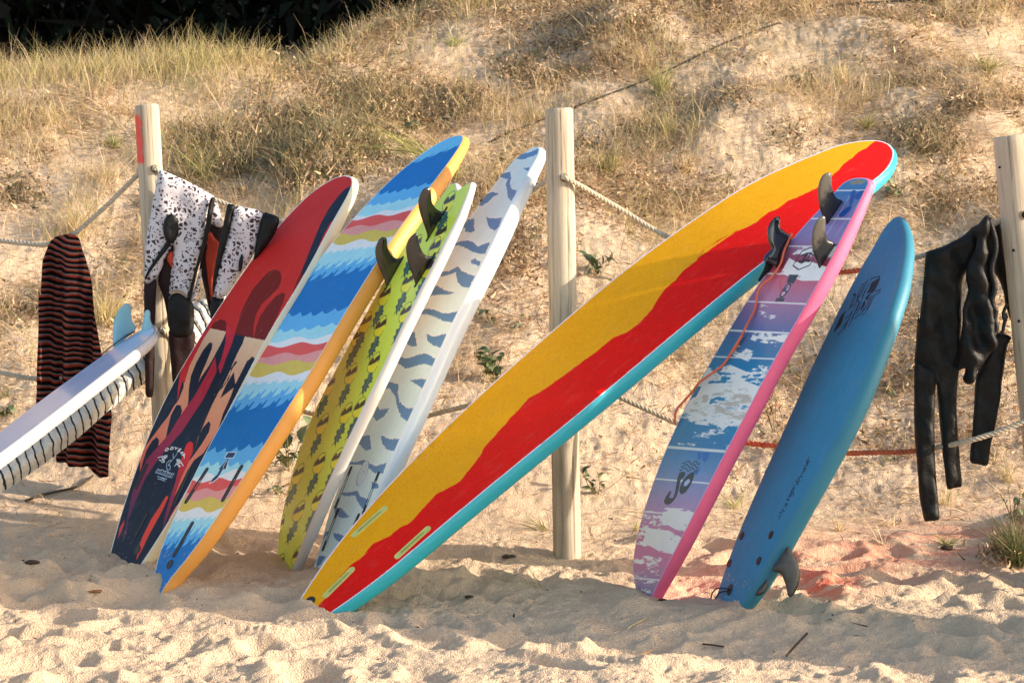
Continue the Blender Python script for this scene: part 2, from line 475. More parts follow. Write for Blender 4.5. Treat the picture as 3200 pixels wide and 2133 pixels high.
def post(top_px, ref_px, Y, rpx, label, paint=False, holes=()):
    """top_px / ref_px: centre of the post in the photo at its top and lower down"""
    global PAINT_Z
    T = at(*top_px, Y); B0 = at(*ref_px, Y)
    ax = (T - B0) / np.linalg.norm(T - B0)
    g = ground_z(B0[0], Y)[0]
    Bt = T + ax * ((g - 0.12 - T[2]) / ax[2])
    L = np.linalg.norm(T - Bt)
    r = rpx / FPX * np.linalg.norm(T - CAM)
    root = empty('fence_post', tuple(Bt), label, 'post', 'wooden fence posts')
    q = Vector(ax).to_track_quat('Z', 'Y')
    # local frame: z along the post
    X = np.array([1, 0, 0]) - ax * ax[0]; X /= np.linalg.norm(X); Yv = np.cross(ax, X)
    zs = np.r_[np.linspace(0, L - 0.02, 46), L - 0.010, L - 0.004, L - 0.0005, L]
    rs = np.r_[np.full(46, 1.0), 0.985, 0.955, 0.90, 0.84]
    V = []; k = 96
    cracks = [(-0.55 - 1.57, 0.5, 1.0, 0.005), (0.28 - 1.57, 0.0, 0.85, 0.005), (0.9 - 1.57, .3, .7, .004), (2.0, 0, 1, .006)]
    cr_ = rng.uniform(-0.25, 0.25, 4)
    for z, rr in zip(zs, rs):
        for j in range(k):
            a = 2 * math.pi * j / k
            d = 0.0
            for (ca, z0, z1, dp), co in zip(cracks, cr_):
                da = abs((a - ca - co - 0.05 * math.sin(z * 5) + math.pi) % (2 * math.pi) - math.pi)
                if da < 0.028 and z0 * L < z < z1 * L: d = dp
            wob = 1 + 0.012 * math.sin(3 * a + z * 2.1) + 0.008 * math.sin(a * 2 - z * 3)
            taper = 1 + 0.03 * (1 - z / L)
            rad = (r * taper * wob - d) * rr
            V.append(Bt + ax * (z + (0.004 * math.cos(a + 1) if z > L - 0.03 else 0)) + rad * (math.cos(a) * X + math.sin(a) * Yv))
    n = len(zs)
    F = [(i * k + j, i * k + (j + 1) % k, (i + 1) * k + (j + 1) % k, (i + 1) * k + j) for i in range(n - 1) for j in range(k)]
    F.append(tuple((n - 1) * k + j for j in range(k)))
    PAINT_Z = L - 0.125
    m = wood_mat('post_wood_sprayed' if paint else 'post_wood', paint)
    V = np.array(V) - Bt
    me_o = mesh('post_shaft', np.stack([V @ X, V @ Yv, V @ ax], 1), F, m, None)
    M = np.eye(4); M[:3, 0] = X; M[:3, 1] = Yv; M[:3, 2] = ax
    import mathutils
    me_o.parent = root
    me_o.matrix_parent_inverse.identity()
    me_o.rotation_euler = mathutils.Matrix(M.tolist()).to_euler()
    # bored holes: flat dark discs painted as the shade inside, with a worn lip where the rope comes out
    for hi, (hx, hy) in enumerate(holes):
        d = rays([(hx, hy)])[0]
        # intersection with the cylinder
        oc = CAM - Bt; dd = d - ax * (d @ ax); o2 = oc - ax * (oc @ ax)
        A = dd @ dd; Bq = 2 * dd @ o2; Cq = o2 @ o2 - (r * 1.015) ** 2
        t = (-Bq - math.sqrt(max(Bq * Bq - 4 * A * Cq, 0))) / (2 * A)
        P = CAM + d * t
        nrm = (P - Bt) - ax * ((P - Bt) @ ax); nrm /= np.linalg.norm(nrm)
        s1 = np.cross(ax, nrm)
        HOLES[(label, hi)] = (P, nrm)
        g_ = Geo(); kk = 18
        VV = []
        for (ro, dp) in ((0.0150, -0.002), (0.0148, 0.0022), (0.0125, 0.0030), (0.0112, 0.0012), (0.0105, 0.0004)):
            for j in range(kk):
                a = 2 * math.pi * j / kk
                VV.append(P + nrm * dp + ro * (math.cos(a) * s1 + math.sin(a) * ax))
        FF = [(i * kk + j, i * kk + (j + 1) % kk, (i + 1) * kk + (j + 1) % kk, (i + 1) * kk + j) for i in range(4) for j in range(kk)]
        g_.add(VV, FF); g_.build('hole_rim', M_['rim'], root)
        g2 = Geo(); g2.add(VV[-kk:], [tuple(range(kk))]); g2.build('hole', M_['dark'], root)
    return root, Bt, ax, r
M_ = {}
M_['rim'] = mat('hole_rim_wood', (0.20, 0.15, 0.10), 0.9, 0.1)
M_['dark'] = mat('hole_shade_and_screw_dark', (0.012, 0.010, 0.008), 0.95, 0.05)
p1 = post((458.5, 328), (507.5, 1200), PY[0], 37.5, 'wooden post with red paint beside the patterned wetsuits', True, [(483, 527), (507, 1031)])
p2 = post((1747, 340), (1772, 1715), PY[1], 43.5, 'bare wooden post behind the long red and yellow surfboard', False, [(1763, 555)])
p3 = post((3158, 424), (3242, 1290), PY[2], 54, 'wooden post at the right edge beside the black wetsuits', False, [(3200, 672)])
# bolt heads on the right post
for (bx, by) in ((3124, 523), (3167, 782), (3184, 1003)):
    P = at(bx, by, PY[2] - 0.052)
    g = Geo()
    for (ro, dp) in ((0.0045, -0.004), (0.0045, 0.001), (0.003, 0.0025)): g.add([P + np.array([ro * math.cos(a), -dp, ro * math.sin(a)]) for a in np.linspace(0, 2 * math.pi, 9)[:-1]], [])
    g.F = [(i * 8 + j, i * 8 + (j + 1) % 8, (i + 1) * 8 + (j + 1) % 8, (i + 1) * 8 + j) for i in range(2) for j in range(8)] + [tuple(16 + j for j in range(8))]
    g.build('screw_head', M_['dark'], p3[0])

M_['rope'] = mat('rope_fibre', (0.50, 0.43, 0.33), 0.9, 0.15, bump=(500, 0.001), var=(60, 0.15))
M_['rope_red'] = mat('rope_fibre_red', (0.50, 0.15, 0.08), 0.9, 0.15, bump=(500, 0.001), var=(60, 0.25))
def rope(pts, label, rad=0.0095, cat='rope', red=None):
    C = catmull(pts, 10); C = resample(C, 0.006, closed=False)
    n = len(C)
    T = np.gradient(C, axis=0); T /= np.linalg.norm(T, axis=1)[:, None]
    u = np.cross(T[0], [0, 0.1, 1]); u /= np.linalg.norm(u)
    U = []
    for i in range(n):
        u = u - T[i] * (u @ T[i]); u /= np.linalg.norm(u); U.append(u)
    U = np.array(U); W = np.cross(T, U)
    ph = np.arange(n) * 0.006 / 0.048 * 2 * math.pi
    runs = [(0, n, False)]
    if red is not None:
        k = (C[:, 0] > red[0]) & (C[:, 0] < red[1]); runs = []; st = 0
        for i in range(1, n + 1):
            if i == n or k[i] != k[st]: runs.append((st, i, bool(k[st]))); st = i
    root = None
    for (a0, a1, isred) in runs:
        g = Geo()
        for s_ in range(3):
            a = ph + s_ * 2 * math.pi / 3
            Cs = C + 0.5 * rad * (np.cos(a)[:, None] * U + np.sin(a)[:, None] * W)
            V, F = tube_geo(Cs[max(a0 - 1, 0):a1 + 1], rad * 0.56, 6); g.add(V, F)
        o = g.build('rope' if root is None else ('red_length' if isred else 'plain_length'), M_['rope_red' if isred else 'rope'])
        if root is None: root = o
        else: o.parent = root
    tag(root, label, cat, 'fence ropes')
    return root
def sag(A, B, drop, n=9):
    A = np.asarray(A, float); B = np.asarray(B, float)
    t = np.linspace(0, 1, n)[:, None]
    P = A * (1 - t) + B * t
    P[:, 2] -= drop * 4 * (t[:, 0] * (1 - t[:, 0]))
    return P
def aty(px, py, Y): return at(px, py, Y)
# upper ropes: (pixel, distance) control points
H1, N1 = HOLES[(p1[0]['label'], 0)]; H1b, N1b = HOLES[(p1[0]['label'], 1)]; H2, N2 = HOLES[(p2[0]['label'], 0)]; H3, N3 = HOLES[(p3[0]['label'], 0)]
rope([at(-260, 700, 0.835), at(-100, 738, 0.773), at(0, 751, 0.735), at(75, 760, 0.706), at(150, 763, 0.678), at(225, 735, 0.649), at(330, 645, 0.609), at(432, 545, 0.570), at(470, 515, 0.555)], 'upper fence rope running left from the red painted post', red=None)
rope([H1 - N1 * 0.02, H1 + N1 * 0.014, at(520, 552, 0.534), at(590, 590, 0.537), at(680, 627, 0.541), at(830, 682, 0.519), at(980, 722, 0.478), at(1150, 745, 0.413), at(1330, 742, 0.324), at(1520, 680, 0.205), at(1640, 615, 0.113), at(1712, 560, 0.037)], 'upper fence rope carrying the patterned wetsuits behind the surfboards')
rope([H2 - N2 * 0.02, H2 + N2 * 0.014, at(1830, 590, -0.020), at(1950, 660, 0.053), at(2085, 740, 0.068), at(2230, 800, 0.056), at(2400, 838, 0.012), at(2600, 851, -0.082), at(2730, 836, -0.170), at(2860, 806, -0.321), at(2990, 760, -0.359), at(3080, 715, -0.385), at(3150, 672, -0.406)], 'upper fence rope from the middle post to the right post with reddened stretch', red=(1.02, 1.32))
# lower ropes
rope([at(-260, 1120, 0.835), at(-100, 1148, 0.773), at(0, 1163, 0.735), at(120, 1183, 0.689), at(300, 1165, 0.620), at(420, 1110, 0.574), at(495, 1050, 0.545)], 'lower fence rope running left behind the striped towel')
rope([H1b - N1b * 0.02, H1b + N1b * 0.014, at(545, 1062, 0.523), at(640, 1130, 0.483), at(780, 1220, 0.422), at(960, 1288, 0.345), at(1120, 1318, 0.276), at(1250, 1318, 0.220), at(1370, 1290, 0.169), at(1500, 1255, 0.113), at(1640, 1200, 0.053), at(1740, 1150, 0.010)], 'lower fence rope showing between the surfboards left of the middle post')
rope([at(1790, 1150, -0.008), at(1870, 1205, -0.031), at(1950, 1247, -0.055), at(2040, 1288, -0.081), at(2115, 1322, -0.103), at(2230, 1368, -0.137), at(2340, 1384, -0.169), at(2440, 1394, -0.198), at(2600, 1414, -0.245), at(2740, 1413, -0.286), at(2860, 1408, -0.321), at(3000, 1383, -0.455 + 0 * -0.362), at(3100, 1355, -0.475 + 0 * -0.391), at(3200, 1316, -0.480 + 0 * -0.420), at(3300, 1270, -0.490 + 0 * -0.445)], 'lower fence rope with a red stretch hanging right of the middle post', red=(0.75, 1.44))

# ------------------------------------------------------------------ surfboards
class Art:
    """a print drawn into a generated image; shapes are given in survey pixels and land on the board's own surface"""
    def __init__(s, bd, res=0.0015):
        s.b = bd; s.res = res
        s.s0, s.x0 = bd.smin - 0.02, bd.xmin - 0.02
        s.W = int((bd.xmax - bd.xmin + 0.04) / res); s.H = int((bd.smax - bd.smin + 0.04) / res)
        s.im = np.zeros((s.H, s.W, 3)); s.im[:] = 0.5
        s.sx, s.ss = np.meshgrid(s.x0 + (np.arange(s.W) + 0.5) * res, s.s0 + (np.arange(s.H) + 0.5) * res)
    def fill(s, c): s.im[:] = s.col(c)
    def col(s, c): return np.clip(lin(c) / s.b.illum, 0, 0.92)
    def loc(s, pts): q = s.b.local(pts); return np.stack([q[:, 1], q[:, 0]], 1)     # (x, s)
    def mask(s, P):
        i0 = max(int((P[:, 0].min() - s.x0) / s.res) - 1, 0); i1 = min(int((P[:, 0].max() - s.x0) / s.res) + 2, s.W)
        j0 = max(int((P[:, 1].min() - s.s0) / s.res) - 1, 0); j1 = min(int((P[:, 1].max() - s.s0) / s.res) + 2, s.H)
        if i1 <= i0 or j1 <= j0: return None
        sl = (slice(j0, j1), slice(i0, i1))
        return sl, in_poly(P, s.sx[sl], s.ss[sl])
    def poly(s, pts, c, c2=None, smooth=0, alpha=1.0, jag=0, local=False):
        P = np.asarray(pts, float) if local else s.loc(pts)
        if smooth: P = catmull(P, smooth, True)
        if jag:
            P = resample(P, 0.004); P = P + rng.normal(0, jag, P.shape)
        r = s.mask(P)
        if r is None: return
        sl, m = r
        if c2 is None: col = np.broadcast_to(s.col(c), s.im[sl].shape)
        else:
            t = np.clip((s.ss[sl] - P[:, 1].min()) / (np.ptp(P[:, 1]) + 1e-9), 0, 1)[..., None]
            col = s.col(c) * t + s.col(c2) * (1 - t)
        a = m[..., None] * alpha
        s.im[sl] = s.im[sl] * (1 - a) + col * a
    def line(s, pts, w, c, alpha=1.0, smooth=0):
        P = s.loc(pts)
        if smooth: P = catmull(P, smooth)
        pad = w
        i0 = max(int((P[:, 0].min() - pad - s.x0) / s.res) - 1, 0); i1 = min(int((P[:, 0].max() + pad - s.x0) / s.res) + 2, s.W)
        j0 = max(int((P[:, 1].min() - pad - s.s0) / s.res) - 1, 0); j1 = min(int((P[:, 1].max() + pad - s.s0) / s.res) + 2, s.H)
        if i1 <= i0 or j1 <= j0: return
        sl = (slice(j0, j1), slice(i0, i1)); X, Y = s.sx[sl], s.ss[sl]
        D = np.full(X.shape, 1e9)
        for a, b in zip(P[:-1], P[1:]):
            ab = b - a; L = ab @ ab + 1e-12
            t = np.clip(((X - a[0]) * ab[0] + (Y - a[1]) * ab[1]) / L, 0, 1)
            D = np.minimum(D, np.hypot(X - a[0] - t * ab[0], Y - a[1] - t * ab[1]))
        a = np.clip((w / 2 - D) / s.res + 0.5, 0, 1)[..., None] * alpha
        s.im[sl] = s.im[sl] * (1 - a) + s.col(c) * a
    def below(s, A, B, c, style='flat', amp=0.01, n=5, seed=0):
        """paint everything tail-wards of the line A-B (survey pixels) with a wavy edge"""
        q = s.b.local([A, B]); (sa, xa), (sb, xb) = q
        t = (s.sx - xa) / (xb - xa)
        bd = sa + (sb - sa) * t
        u = t * n + seed * 0.37
        if style == 'smooth': w = amp * np.sin(u * 2 * math.pi * 0.35 + seed)
        elif style == 'scallop': w = amp * (0.8 - 1.8 * np.abs(np.sin(u * math.pi))) + amp * 0.5 * np.sin(u * 1.3)
        elif style == 'crest':
            f = u - np.floor(u)
            w = amp * (1.9 * f ** 2.2 - 0.7) * np.where(f > 0.86, (1 - f) / 0.14, 1) + amp * 0.45 * np.sin(f * 14) * (f > 0.45)
        else: w = 0
        s.im[s.ss < bd + w] = s.col(c)
    def border(s, w, c):
        d = edge_dist(s.b.outline[:, ::-1], s.sx, s.ss)
        s.im[d < w] = s.col(c)
    def image(s, name, grain=0.03):
        r = np.random.default_rng(5)
        g = 1 + grain * r.normal(0, 1, (s.H, s.W, 1))
        # handling wear: faint scuffs, a slightly uneven fade, and sand stuck to the end that stands in the beach
        sm = 1 + 0.14 * (fbm(s.sx, s.ss, 5, 3, 15) - 0.5) + 0.10 * (fbm(s.sx, s.ss, 40, 3, 16) - 0.5)
        s.im = s.im * sm[..., None]
        wx = np.clip((fbm(s.sx, s.ss * 0.25, 55, 3, 18, 0.65) - 0.64) * 9, 0, 1)[..., None] * 0.03
        s.im = s.im * (1 - wx) + np.array([0.62, 0.56, 0.48]) * wx
        lowf = np.clip(1 - (s.ss - s.b.smin - 0.05) / 0.26, 0, 1)
        dust = np.clip((fbm(s.sx, s.ss, 130, 2, 19, 0.7) * 0.6 + fbm(s.sx, s.ss, 14, 2, 20) * 0.4 + lowf * 0.30 - 0.80) * 7, 0, 1)[..., None] * 0.6 * (lowf > 0)[..., None]
        s.im = s.im * (1 - dust) + np.array([0.56, 0.42, 0.28]) * dust
        im = np.clip(s.im * g, 0.002, 0.95)
        srgb = np.where(im <= 0.0031308, im * 12.92, 1.055 * im ** (1 / 2.4) - 0.055)
        a = np.ones((s.H, s.W, 4), np.float32); a[..., :3] = srgb
        I = bpy.data.images.new(name, s.W, s.H); I.pixels.foreach_set(a.ravel()); I.update(); I.pack()
        return I
    def uv(s, sv, xv): return np.stack([(xv - s.x0) / (s.W * s.res), (sv - s.s0) / (s.H * s.res)], 1)
def print_mat(name, img, rough=0.5, coat=0.0, bump=None, spec=0.5):
    m = bpy.data.materials.new(name); m.use_nodes = True; nt = m.node_tree; b = nt.nodes['Principled BSDF']
    b.inputs['Roughness'].default_value = rough; b.inputs['Specular IOR Level'].default_value = spec
    if coat: b.inputs['Coat Weight'].default_value = coat; b.inputs['Coat Roughness'].default_value = 0.1
    t = nt.nodes.new('ShaderNodeTexImage'); t.image = img; t.extension = 'EXTEND'
    nt.links.new(t.outputs[0], b.inputs['Base Color'])
    if bump:
        tc = nt.nodes.new('ShaderNodeTexCoord')
        n = nt.nodes.new('ShaderNodeTexNoise'); n.inputs['Scale'].default_value = bump[0]; n.inputs['Detail'].default_value = 3
        nt.links.new(tc.outputs['Object'], n.inputs['Vector'])
        bp = nt.nodes.new('ShaderNodeBump'); bp.inputs['Distance'].default_value = bump[1]
        nt.links.new(n.outputs['Fac'], bp.inputs['Height']); nt.links.new(bp.outputs[0], b.inputs['Normal'])
    return m
class Board:
    def __init__(s, tail, Yt, nose, Yn, W, left, right, thick=0.075, rock_top=0.10, rock_bot=0.03, ext=0.07, tip=None, illum=(0.3, 0.33, 0.38), notch=None, psi=None, lift=0.0):
        s.illum = np.array(illum); s.th = thick
        T = at(*tail, Yt); N = at(*nose, Yn)
        s.O = T; s.a = (N - T) / np.linalg.norm(N - T); s.L = np.linalg.norm(N - T)
        s.rt, s.rb = rock_top, rock_bot
        best = None
        for ps in ([psi] if psi else range(5, 84, 1)):
            s.setpsi(ps)
            l = s.local(left); r = s.local(right)
            smid = np.linspace(0.3, 0.75, 12) * s.L
            wl = np.interp(smid, *zip(*sorted(map(tuple, l)))); wr = np.interp(smid, *zip(*sorted(map(tuple, r))))
            wid = (wr - wl).max()
            if best is None or abs(wid - W) < best[0]: best = (abs(wid - W), ps, wid)
        s.psi = best[1]; s.setpsi(s.psi)
        # outline polygon in local coords (s, x): left from tail up, tip, right down
        L2 = s.local(left); R2 = s.local(right)
        def mono(Q):
            out = [Q[0]]
            for q in Q[1:]:
                if q[0] > out[-1][0] + 0.012 or q[0] > Q[:, 0].max() - 0.05: out.append(q)
            out = np.array(out)
            n_ = len(out); k_ = int(np.argmax(out[:, 0] > out[:, 0].max() - 0.18))
            for _ in range(2):
                sm = out.copy(); sm[1:-1] = 0.25 * out[:-2] + 0.5 * out[1:-1] + 0.25 * out[2:]
                out[1:k_] = sm[1:k_]
            return out
        L2 = catmull(mono(L2), 5); R2 = catmull(mono(R2), 5)
        mids = [] if notch is None else list(s.local(notch))
        e0 = L2[0]; e1 = R2[0]
        base = min(e0[0], e1[0]) - ext
        wt = (e1[1] - e0[1])
        poly = [np.array([base, e0[1] + 0.06 * wt])] + list(L2) + mids + list(R2[::-1]) + [np.array([base, e1[1] - 0.06 * wt])]
        s.outline = resample(np.array(poly), 0.012)
        s.smin, s.xmin = s.outline.min(0); s.smax, s.xmax = s.outline.max(0)
        print('BOARD psi', s.psi, 'len', round(s.smax - s.smin, 2), 'wid', round(best[2], 3), 'n', np.round(s.n, 2), 'sun', round(float(s.n @ sdir), 2))
    def setpsi(s, ps):
        w0 = np.array([math.cos(R(ps)), -math.sin(R(ps)), 0.0])
        w = w0 - s.a * (w0 @ s.a); s.w = w / np.linalg.norm(w)
        n = np.cross(s.w, s.a); n = n / np.linalg.norm(n)
        if n @ (CAM - s.O) < 0: n = -n
        s.n = n
    def rock(s, sv):
        t = np.clip(sv / s.L, -0.1, 1.15)
        up = np.clip((t - 0.55) / 0.45, 0, 2) ** 2.2 * s.rt; dn = np.clip((0.35 - t) / 0.35, 0, 2) ** 2 * s.rb
        return -(up + dn)
    def local(s, pts):
        d = rays(pts)
        off = np.zeros(len(d))
        for _ in range(6):
            t = ((s.O - CAM) @ s.n + off) / (d @ s.n)
            P = CAM + d * t[:, None]
            sv = (P - s.O) @ s.a; off = s.rock(sv)
        return np.stack([sv, (P - s.O) @ s.w], 1)
    def world(s, sv, xv, h=0.0):
        sv = np.asarray(sv, float); xv = np.asarray(xv, float)
        return s.O + sv[:, None] * s.a + xv[:, None] * s.w + (s.rock(sv) + h)[:, None] * s.n
    def build(s, label, face_name, art_img_fn, rail_m, deck_m=None, profile=None, group='surfboards stood against the rope fence', rail_name='hull', crown=0.0):
        base = s.world([0.0], [0.5 * (s.xmin + s.xmax)])[0]
        s.root = root = empty('surfboard', tuple(base), label, 'surfboard', group)
        prof = profile or [(0.0, 0.0), (0.006, 0.006), (0.011, 0.018), (0.0125, 0.033), (0.011, 0.050), (0.006, 0.064), (-0.006, 0.073), (-0.02, 0.075)]
        vs, fs = fill_cdt(s.outline[:, ::-1], 0.035)        # (x, s)
        nb = len(s.outline)
        sv, xv = vs[:, 1], vs[:, 0]
        dd = edge_dist(s.outline[:, ::-1], xv, sv)
        xm = 0.5 * (s.xmin + s.xmax)
        hcr = crown * np.clip(dd / 0.10, 0, 1) ** 0.8 if crown else np.zeros(len(dd))
        P = s.world(sv, xv, hcr)
        # orientation
        F = []
        for t in fs:
            t = list(t); q = P[t]
            nn = np.cross(q[1] - q[0], q[2] - q[0])
            F.append(tuple(t) if nn @ s.n > 0 else tuple(t[::-1]))
        art = Art(s); art_img_fn(art)
        face_m = art.mat
        mesh(face_name, P, F, face_m, root, True, uv=art.uv(sv, xv))
        # rail rings round the outline
        ol = s.outline; nx_ = np.roll(ol, -1, 0) - np.roll(ol, 1, 0)
        out = np.stack([nx_[:, 1], -nx_[:, 0]], 1)
        area = 0.5 * np.sum(ol[:, 0] * np.roll(ol[:, 1], -1) - ol[:, 1] * np.roll(ol[:, 0], -1))
        out = out / (np.linalg.norm(out, axis=1)[:, None] + 1e-9) * (1 if area > 0 else -1)
        for _ in range(2): out = 0.25 * np.roll(out, 1, 0) + 0.5 * out + 0.25 * np.roll(out, -1, 0)
        tt = np.clip((ol[:, 0] - s.smin) / (s.smax - s.smin), 0, 1)
        thin = 1 - 0.45 * np.clip((tt - 0.8) / 0.2, 0, 1) ** 1.5 - 0.35 * np.clip((0.2 - tt) / 0.2, 0, 1) ** 1.5
        thin = thin * s.th / 0.075
        V = []; 
        for (o, dp) in prof:
            q = ol + out * (o * thin)[:, None]
            V.append(s.world(q[:, 0], q[:, 1], 0.0) - s.n * (dp * thin)[:, None] if True else 0)
        n = nb
        RF = []
        for i in range(len(prof) - 1):
            for j in range(n):
                f = (i * n + j, i * n + (j + 1) % n, (i + 1) * n + (j + 1) % n, (i + 1) * n + j)
                RF.append(f if area < 0 else f[::-1])
        # deck (far side)
        o_, d_ = prof[-1]
        vth = np.interp(dd, [0, 0.12], [0, 1])
        tq = np.clip((sv - s.smin) / (s.smax - s.smin), 0, 1)
        thin2 = (1 - 0.45 * np.clip((tq - 0.8) / 0.2, 0, 1) ** 1.5 - 0.35 * np.clip((0.2 - tq) / 0.2, 0, 1) ** 1.5) * s.th / 0.075
        c = np.array([s.smin, xm])
        PD = s.world(sv, xv, 0.0) - s.n * ((d_ + 0.012 * vth) * thin2)[:, None]
        lastring = V[-1]
        PD[:nb] = lastring
        base_i = (len(prof) - 1) * n
        VV = np.vstack(V[:-1] + [PD])
        DF = [tuple(base_i + i for i in f[::-1]) for f in F]
        mi = [0] * len(RF) + [1] * len(DF)
        mesh(rail_name, VV, RF + DF, [rail_m, deck_m or rail_m], root, True, mi=mi)
        print('SPAN', label[:24], 'base z', round(float(base[2]), 2))
        return root
    def on(s, p, h=0.0):
        q = s.local([p]); return s.world(q[:, 0], q[:, 1], h)[0]
    def fin_slot(s, A, B, w, m, h=0.0015, name='fin_slot', depth=None, centre=None):
        """flat rounded plug strip set in the surface between two survey pixels; w = width (m)"""
        q = s.local([A, B]); a, b = q[0], q[1]
        d = (b - a) / np.linalg.norm(b - a); nn = np.array([-d[1], d[0]])
        out = []
        for k in range(10): t = math.pi * k / 9; out.append(b + w / 2 * (math.sin(t) * d + math.cos(t) * nn))
        for k in range(10): t = math.pi * k / 9; out.append(a - w / 2 * (math.sin(t) * d + math.cos(t) * nn))
        out = np.array(out)
        ins = out + (0.5 * (a + b) - out) * 0.0
        c = 0.5 * (a + b)
        rings = []
        for k_, hh in ((1.0, -0.002), (1.0, h), (0.80, h + 0.0004), (0.72, h - 0.0012)):
            # shrink across the slot only
            rel = out - c; al = rel @ d; ac = rel @ nn
            r_ = c + (al * (1 - (1 - k_) * w / (np.linalg.norm(b - a) + w)))[:, None] * d + (ac * k_)[:, None] * nn
            rings.append(s.world(r_[:, 0], r_[:, 1], hh))
        n = len(out); V = np.vstack(rings)
        F = [(i * n + j, i * n + (j + 1) % n, (i + 1) * n + (j + 1) % n, (i + 1) * n + j) for i in range(3) for j in range(n)] + [tuple(3 * n + j for j in range(n))]
        o = mesh(name, V, F, m, s.root, False)
        if centre is not None:
            P = s.world(*(np.stack([a + (b - a) * 0.12, b - (b - a) * 0.12]).T), h + 0.0006)
            V2, F2 = tube_geo(P, 0.0013, 5); mesh('slot_seam', V2 - 0, F2, centre, s.root)
        return o
    def plug(s, p, ra, m, name='leash_plug', elong=1.0):
        q = s.local([p])[0]; V = []; n = 18
        for r_, hh in ((ra, -0.002), (ra, 0.002), (ra * 0.78, 0.0026), (ra * 0.6, 0.0012)):
            al = np.linspace(0, 2 * math.pi, n + 1)[:-1]
            V.append(s.world(q[0] + r_ * elong * np.cos(al), q[1] + r_ * np.sin(al), hh))
        F = [(i * n + j, i * n + (j + 1) % n, (i + 1) * n + (j + 1) % n, (i + 1) * n + j) for i in range(3) for j in range(n)] + [tuple(3 * n + j for j in range(n))]
        return mesh(name, np.vstack(V), F, m, s.root, False)
    def fin(s, basepx, pts, m, T=0.0045, name='fin', cant=0.0, tab=None, label=None):
        """fin standing on the face: outline in survey pixels, laid in the plane through the base along the board and its normal"""
        A, B = s.on(basepx[0]), s.on(basepx[1])
        e1 = (B - A) / np.linalg.norm(B - A)
        nn = s.n + cant * s.w; nn = nn - e1 * (nn @ e1); e2 = nn / np.linalg.norm(nn)
        pn = np.cross(e1, e2)
        P = on_plane(pts, A, pn) - A
        poly = np.stack([P @ e1, P @ e2], 1)
        poly = catmull(poly, 4, True)
        o = inflate(name, poly, A, e1, e2, m, T=T, D=0.028, step=0.008, parent=s.root, minT=0.0006)
        o['_h'] = 0; del o['_h']
        if label: o['label'] = label
        return o
# ------------------------------------------------------------------ the seven boards on the sand
SH = (0.75, 0.70, 0.62)            # how bright a white face stands in the shade here (used to turn seen colours into paint)
M_['black_plastic'] = mat('black_plastic', (0.012, 0.012, 0.013), 0.45, 0.5)
M_['fin_black'] = mat('fin_black_composite', (0.012, 0.013, 0.014), 0.16, 0.7, coat=0.6)
M_['fin_worn'] = mat('fin_worn_grey', (0.035, 0.036, 0.035), 0.32, 0.5, bump=(140, 0.0004), var=(40, 0.3))
M_['white_gloss'] = mat('board_white_resin', (0.70, 0.67, 0.64), 0.22, 0.5, coat=0.6)
M_['ice_gloss'] = mat('board_ice_white_resin', (0.74, 0.80, 0.84), 0.25, 0.5, coat=0.5)
M_['cream_foam'] = mat('board_cream_foam', (0.84, 0.74, 0.52), 0.55, 0.4, bump=(260, 0.0006))
M_['orange_foam'] = mat('board_orange_foam', (0.86, 0.38, 0.085), 0.5, 0.4, bump=(260, 0.0006))
M_['teal_foam'] = mat('board_turquoise_foam', (0.02, 0.40, 0.50), 0.45, 0.45, bump=(260, 0.0006))
M_['pink_foam'] = mat('board_pink_foam', (0.92, 0.15, 0.29), 0.5, 0.4, bump=(260, 0.0006), var=(9, 0.08))
M_['blue_foam'] = mat('board_blue_foam', (0.035, 0.215, 0.32), 0.5, 0.4, bump=(300, 0.0008), var=(7, 0.06))
M_['lime_plastic'] = mat('fin_box_lime', (0.60, 0.62, 0.20), 0.5, 0.4)
M_['lime_seam'] = mat('fin_box_seam', (0.30, 0.30, 0.06), 0.6, 0.3)

def strokes(art, org, k, lists, w, c):
    for L in lists: art.line([(org[0] + x / k, org[1] + y / k) for x, y in L], w, c)

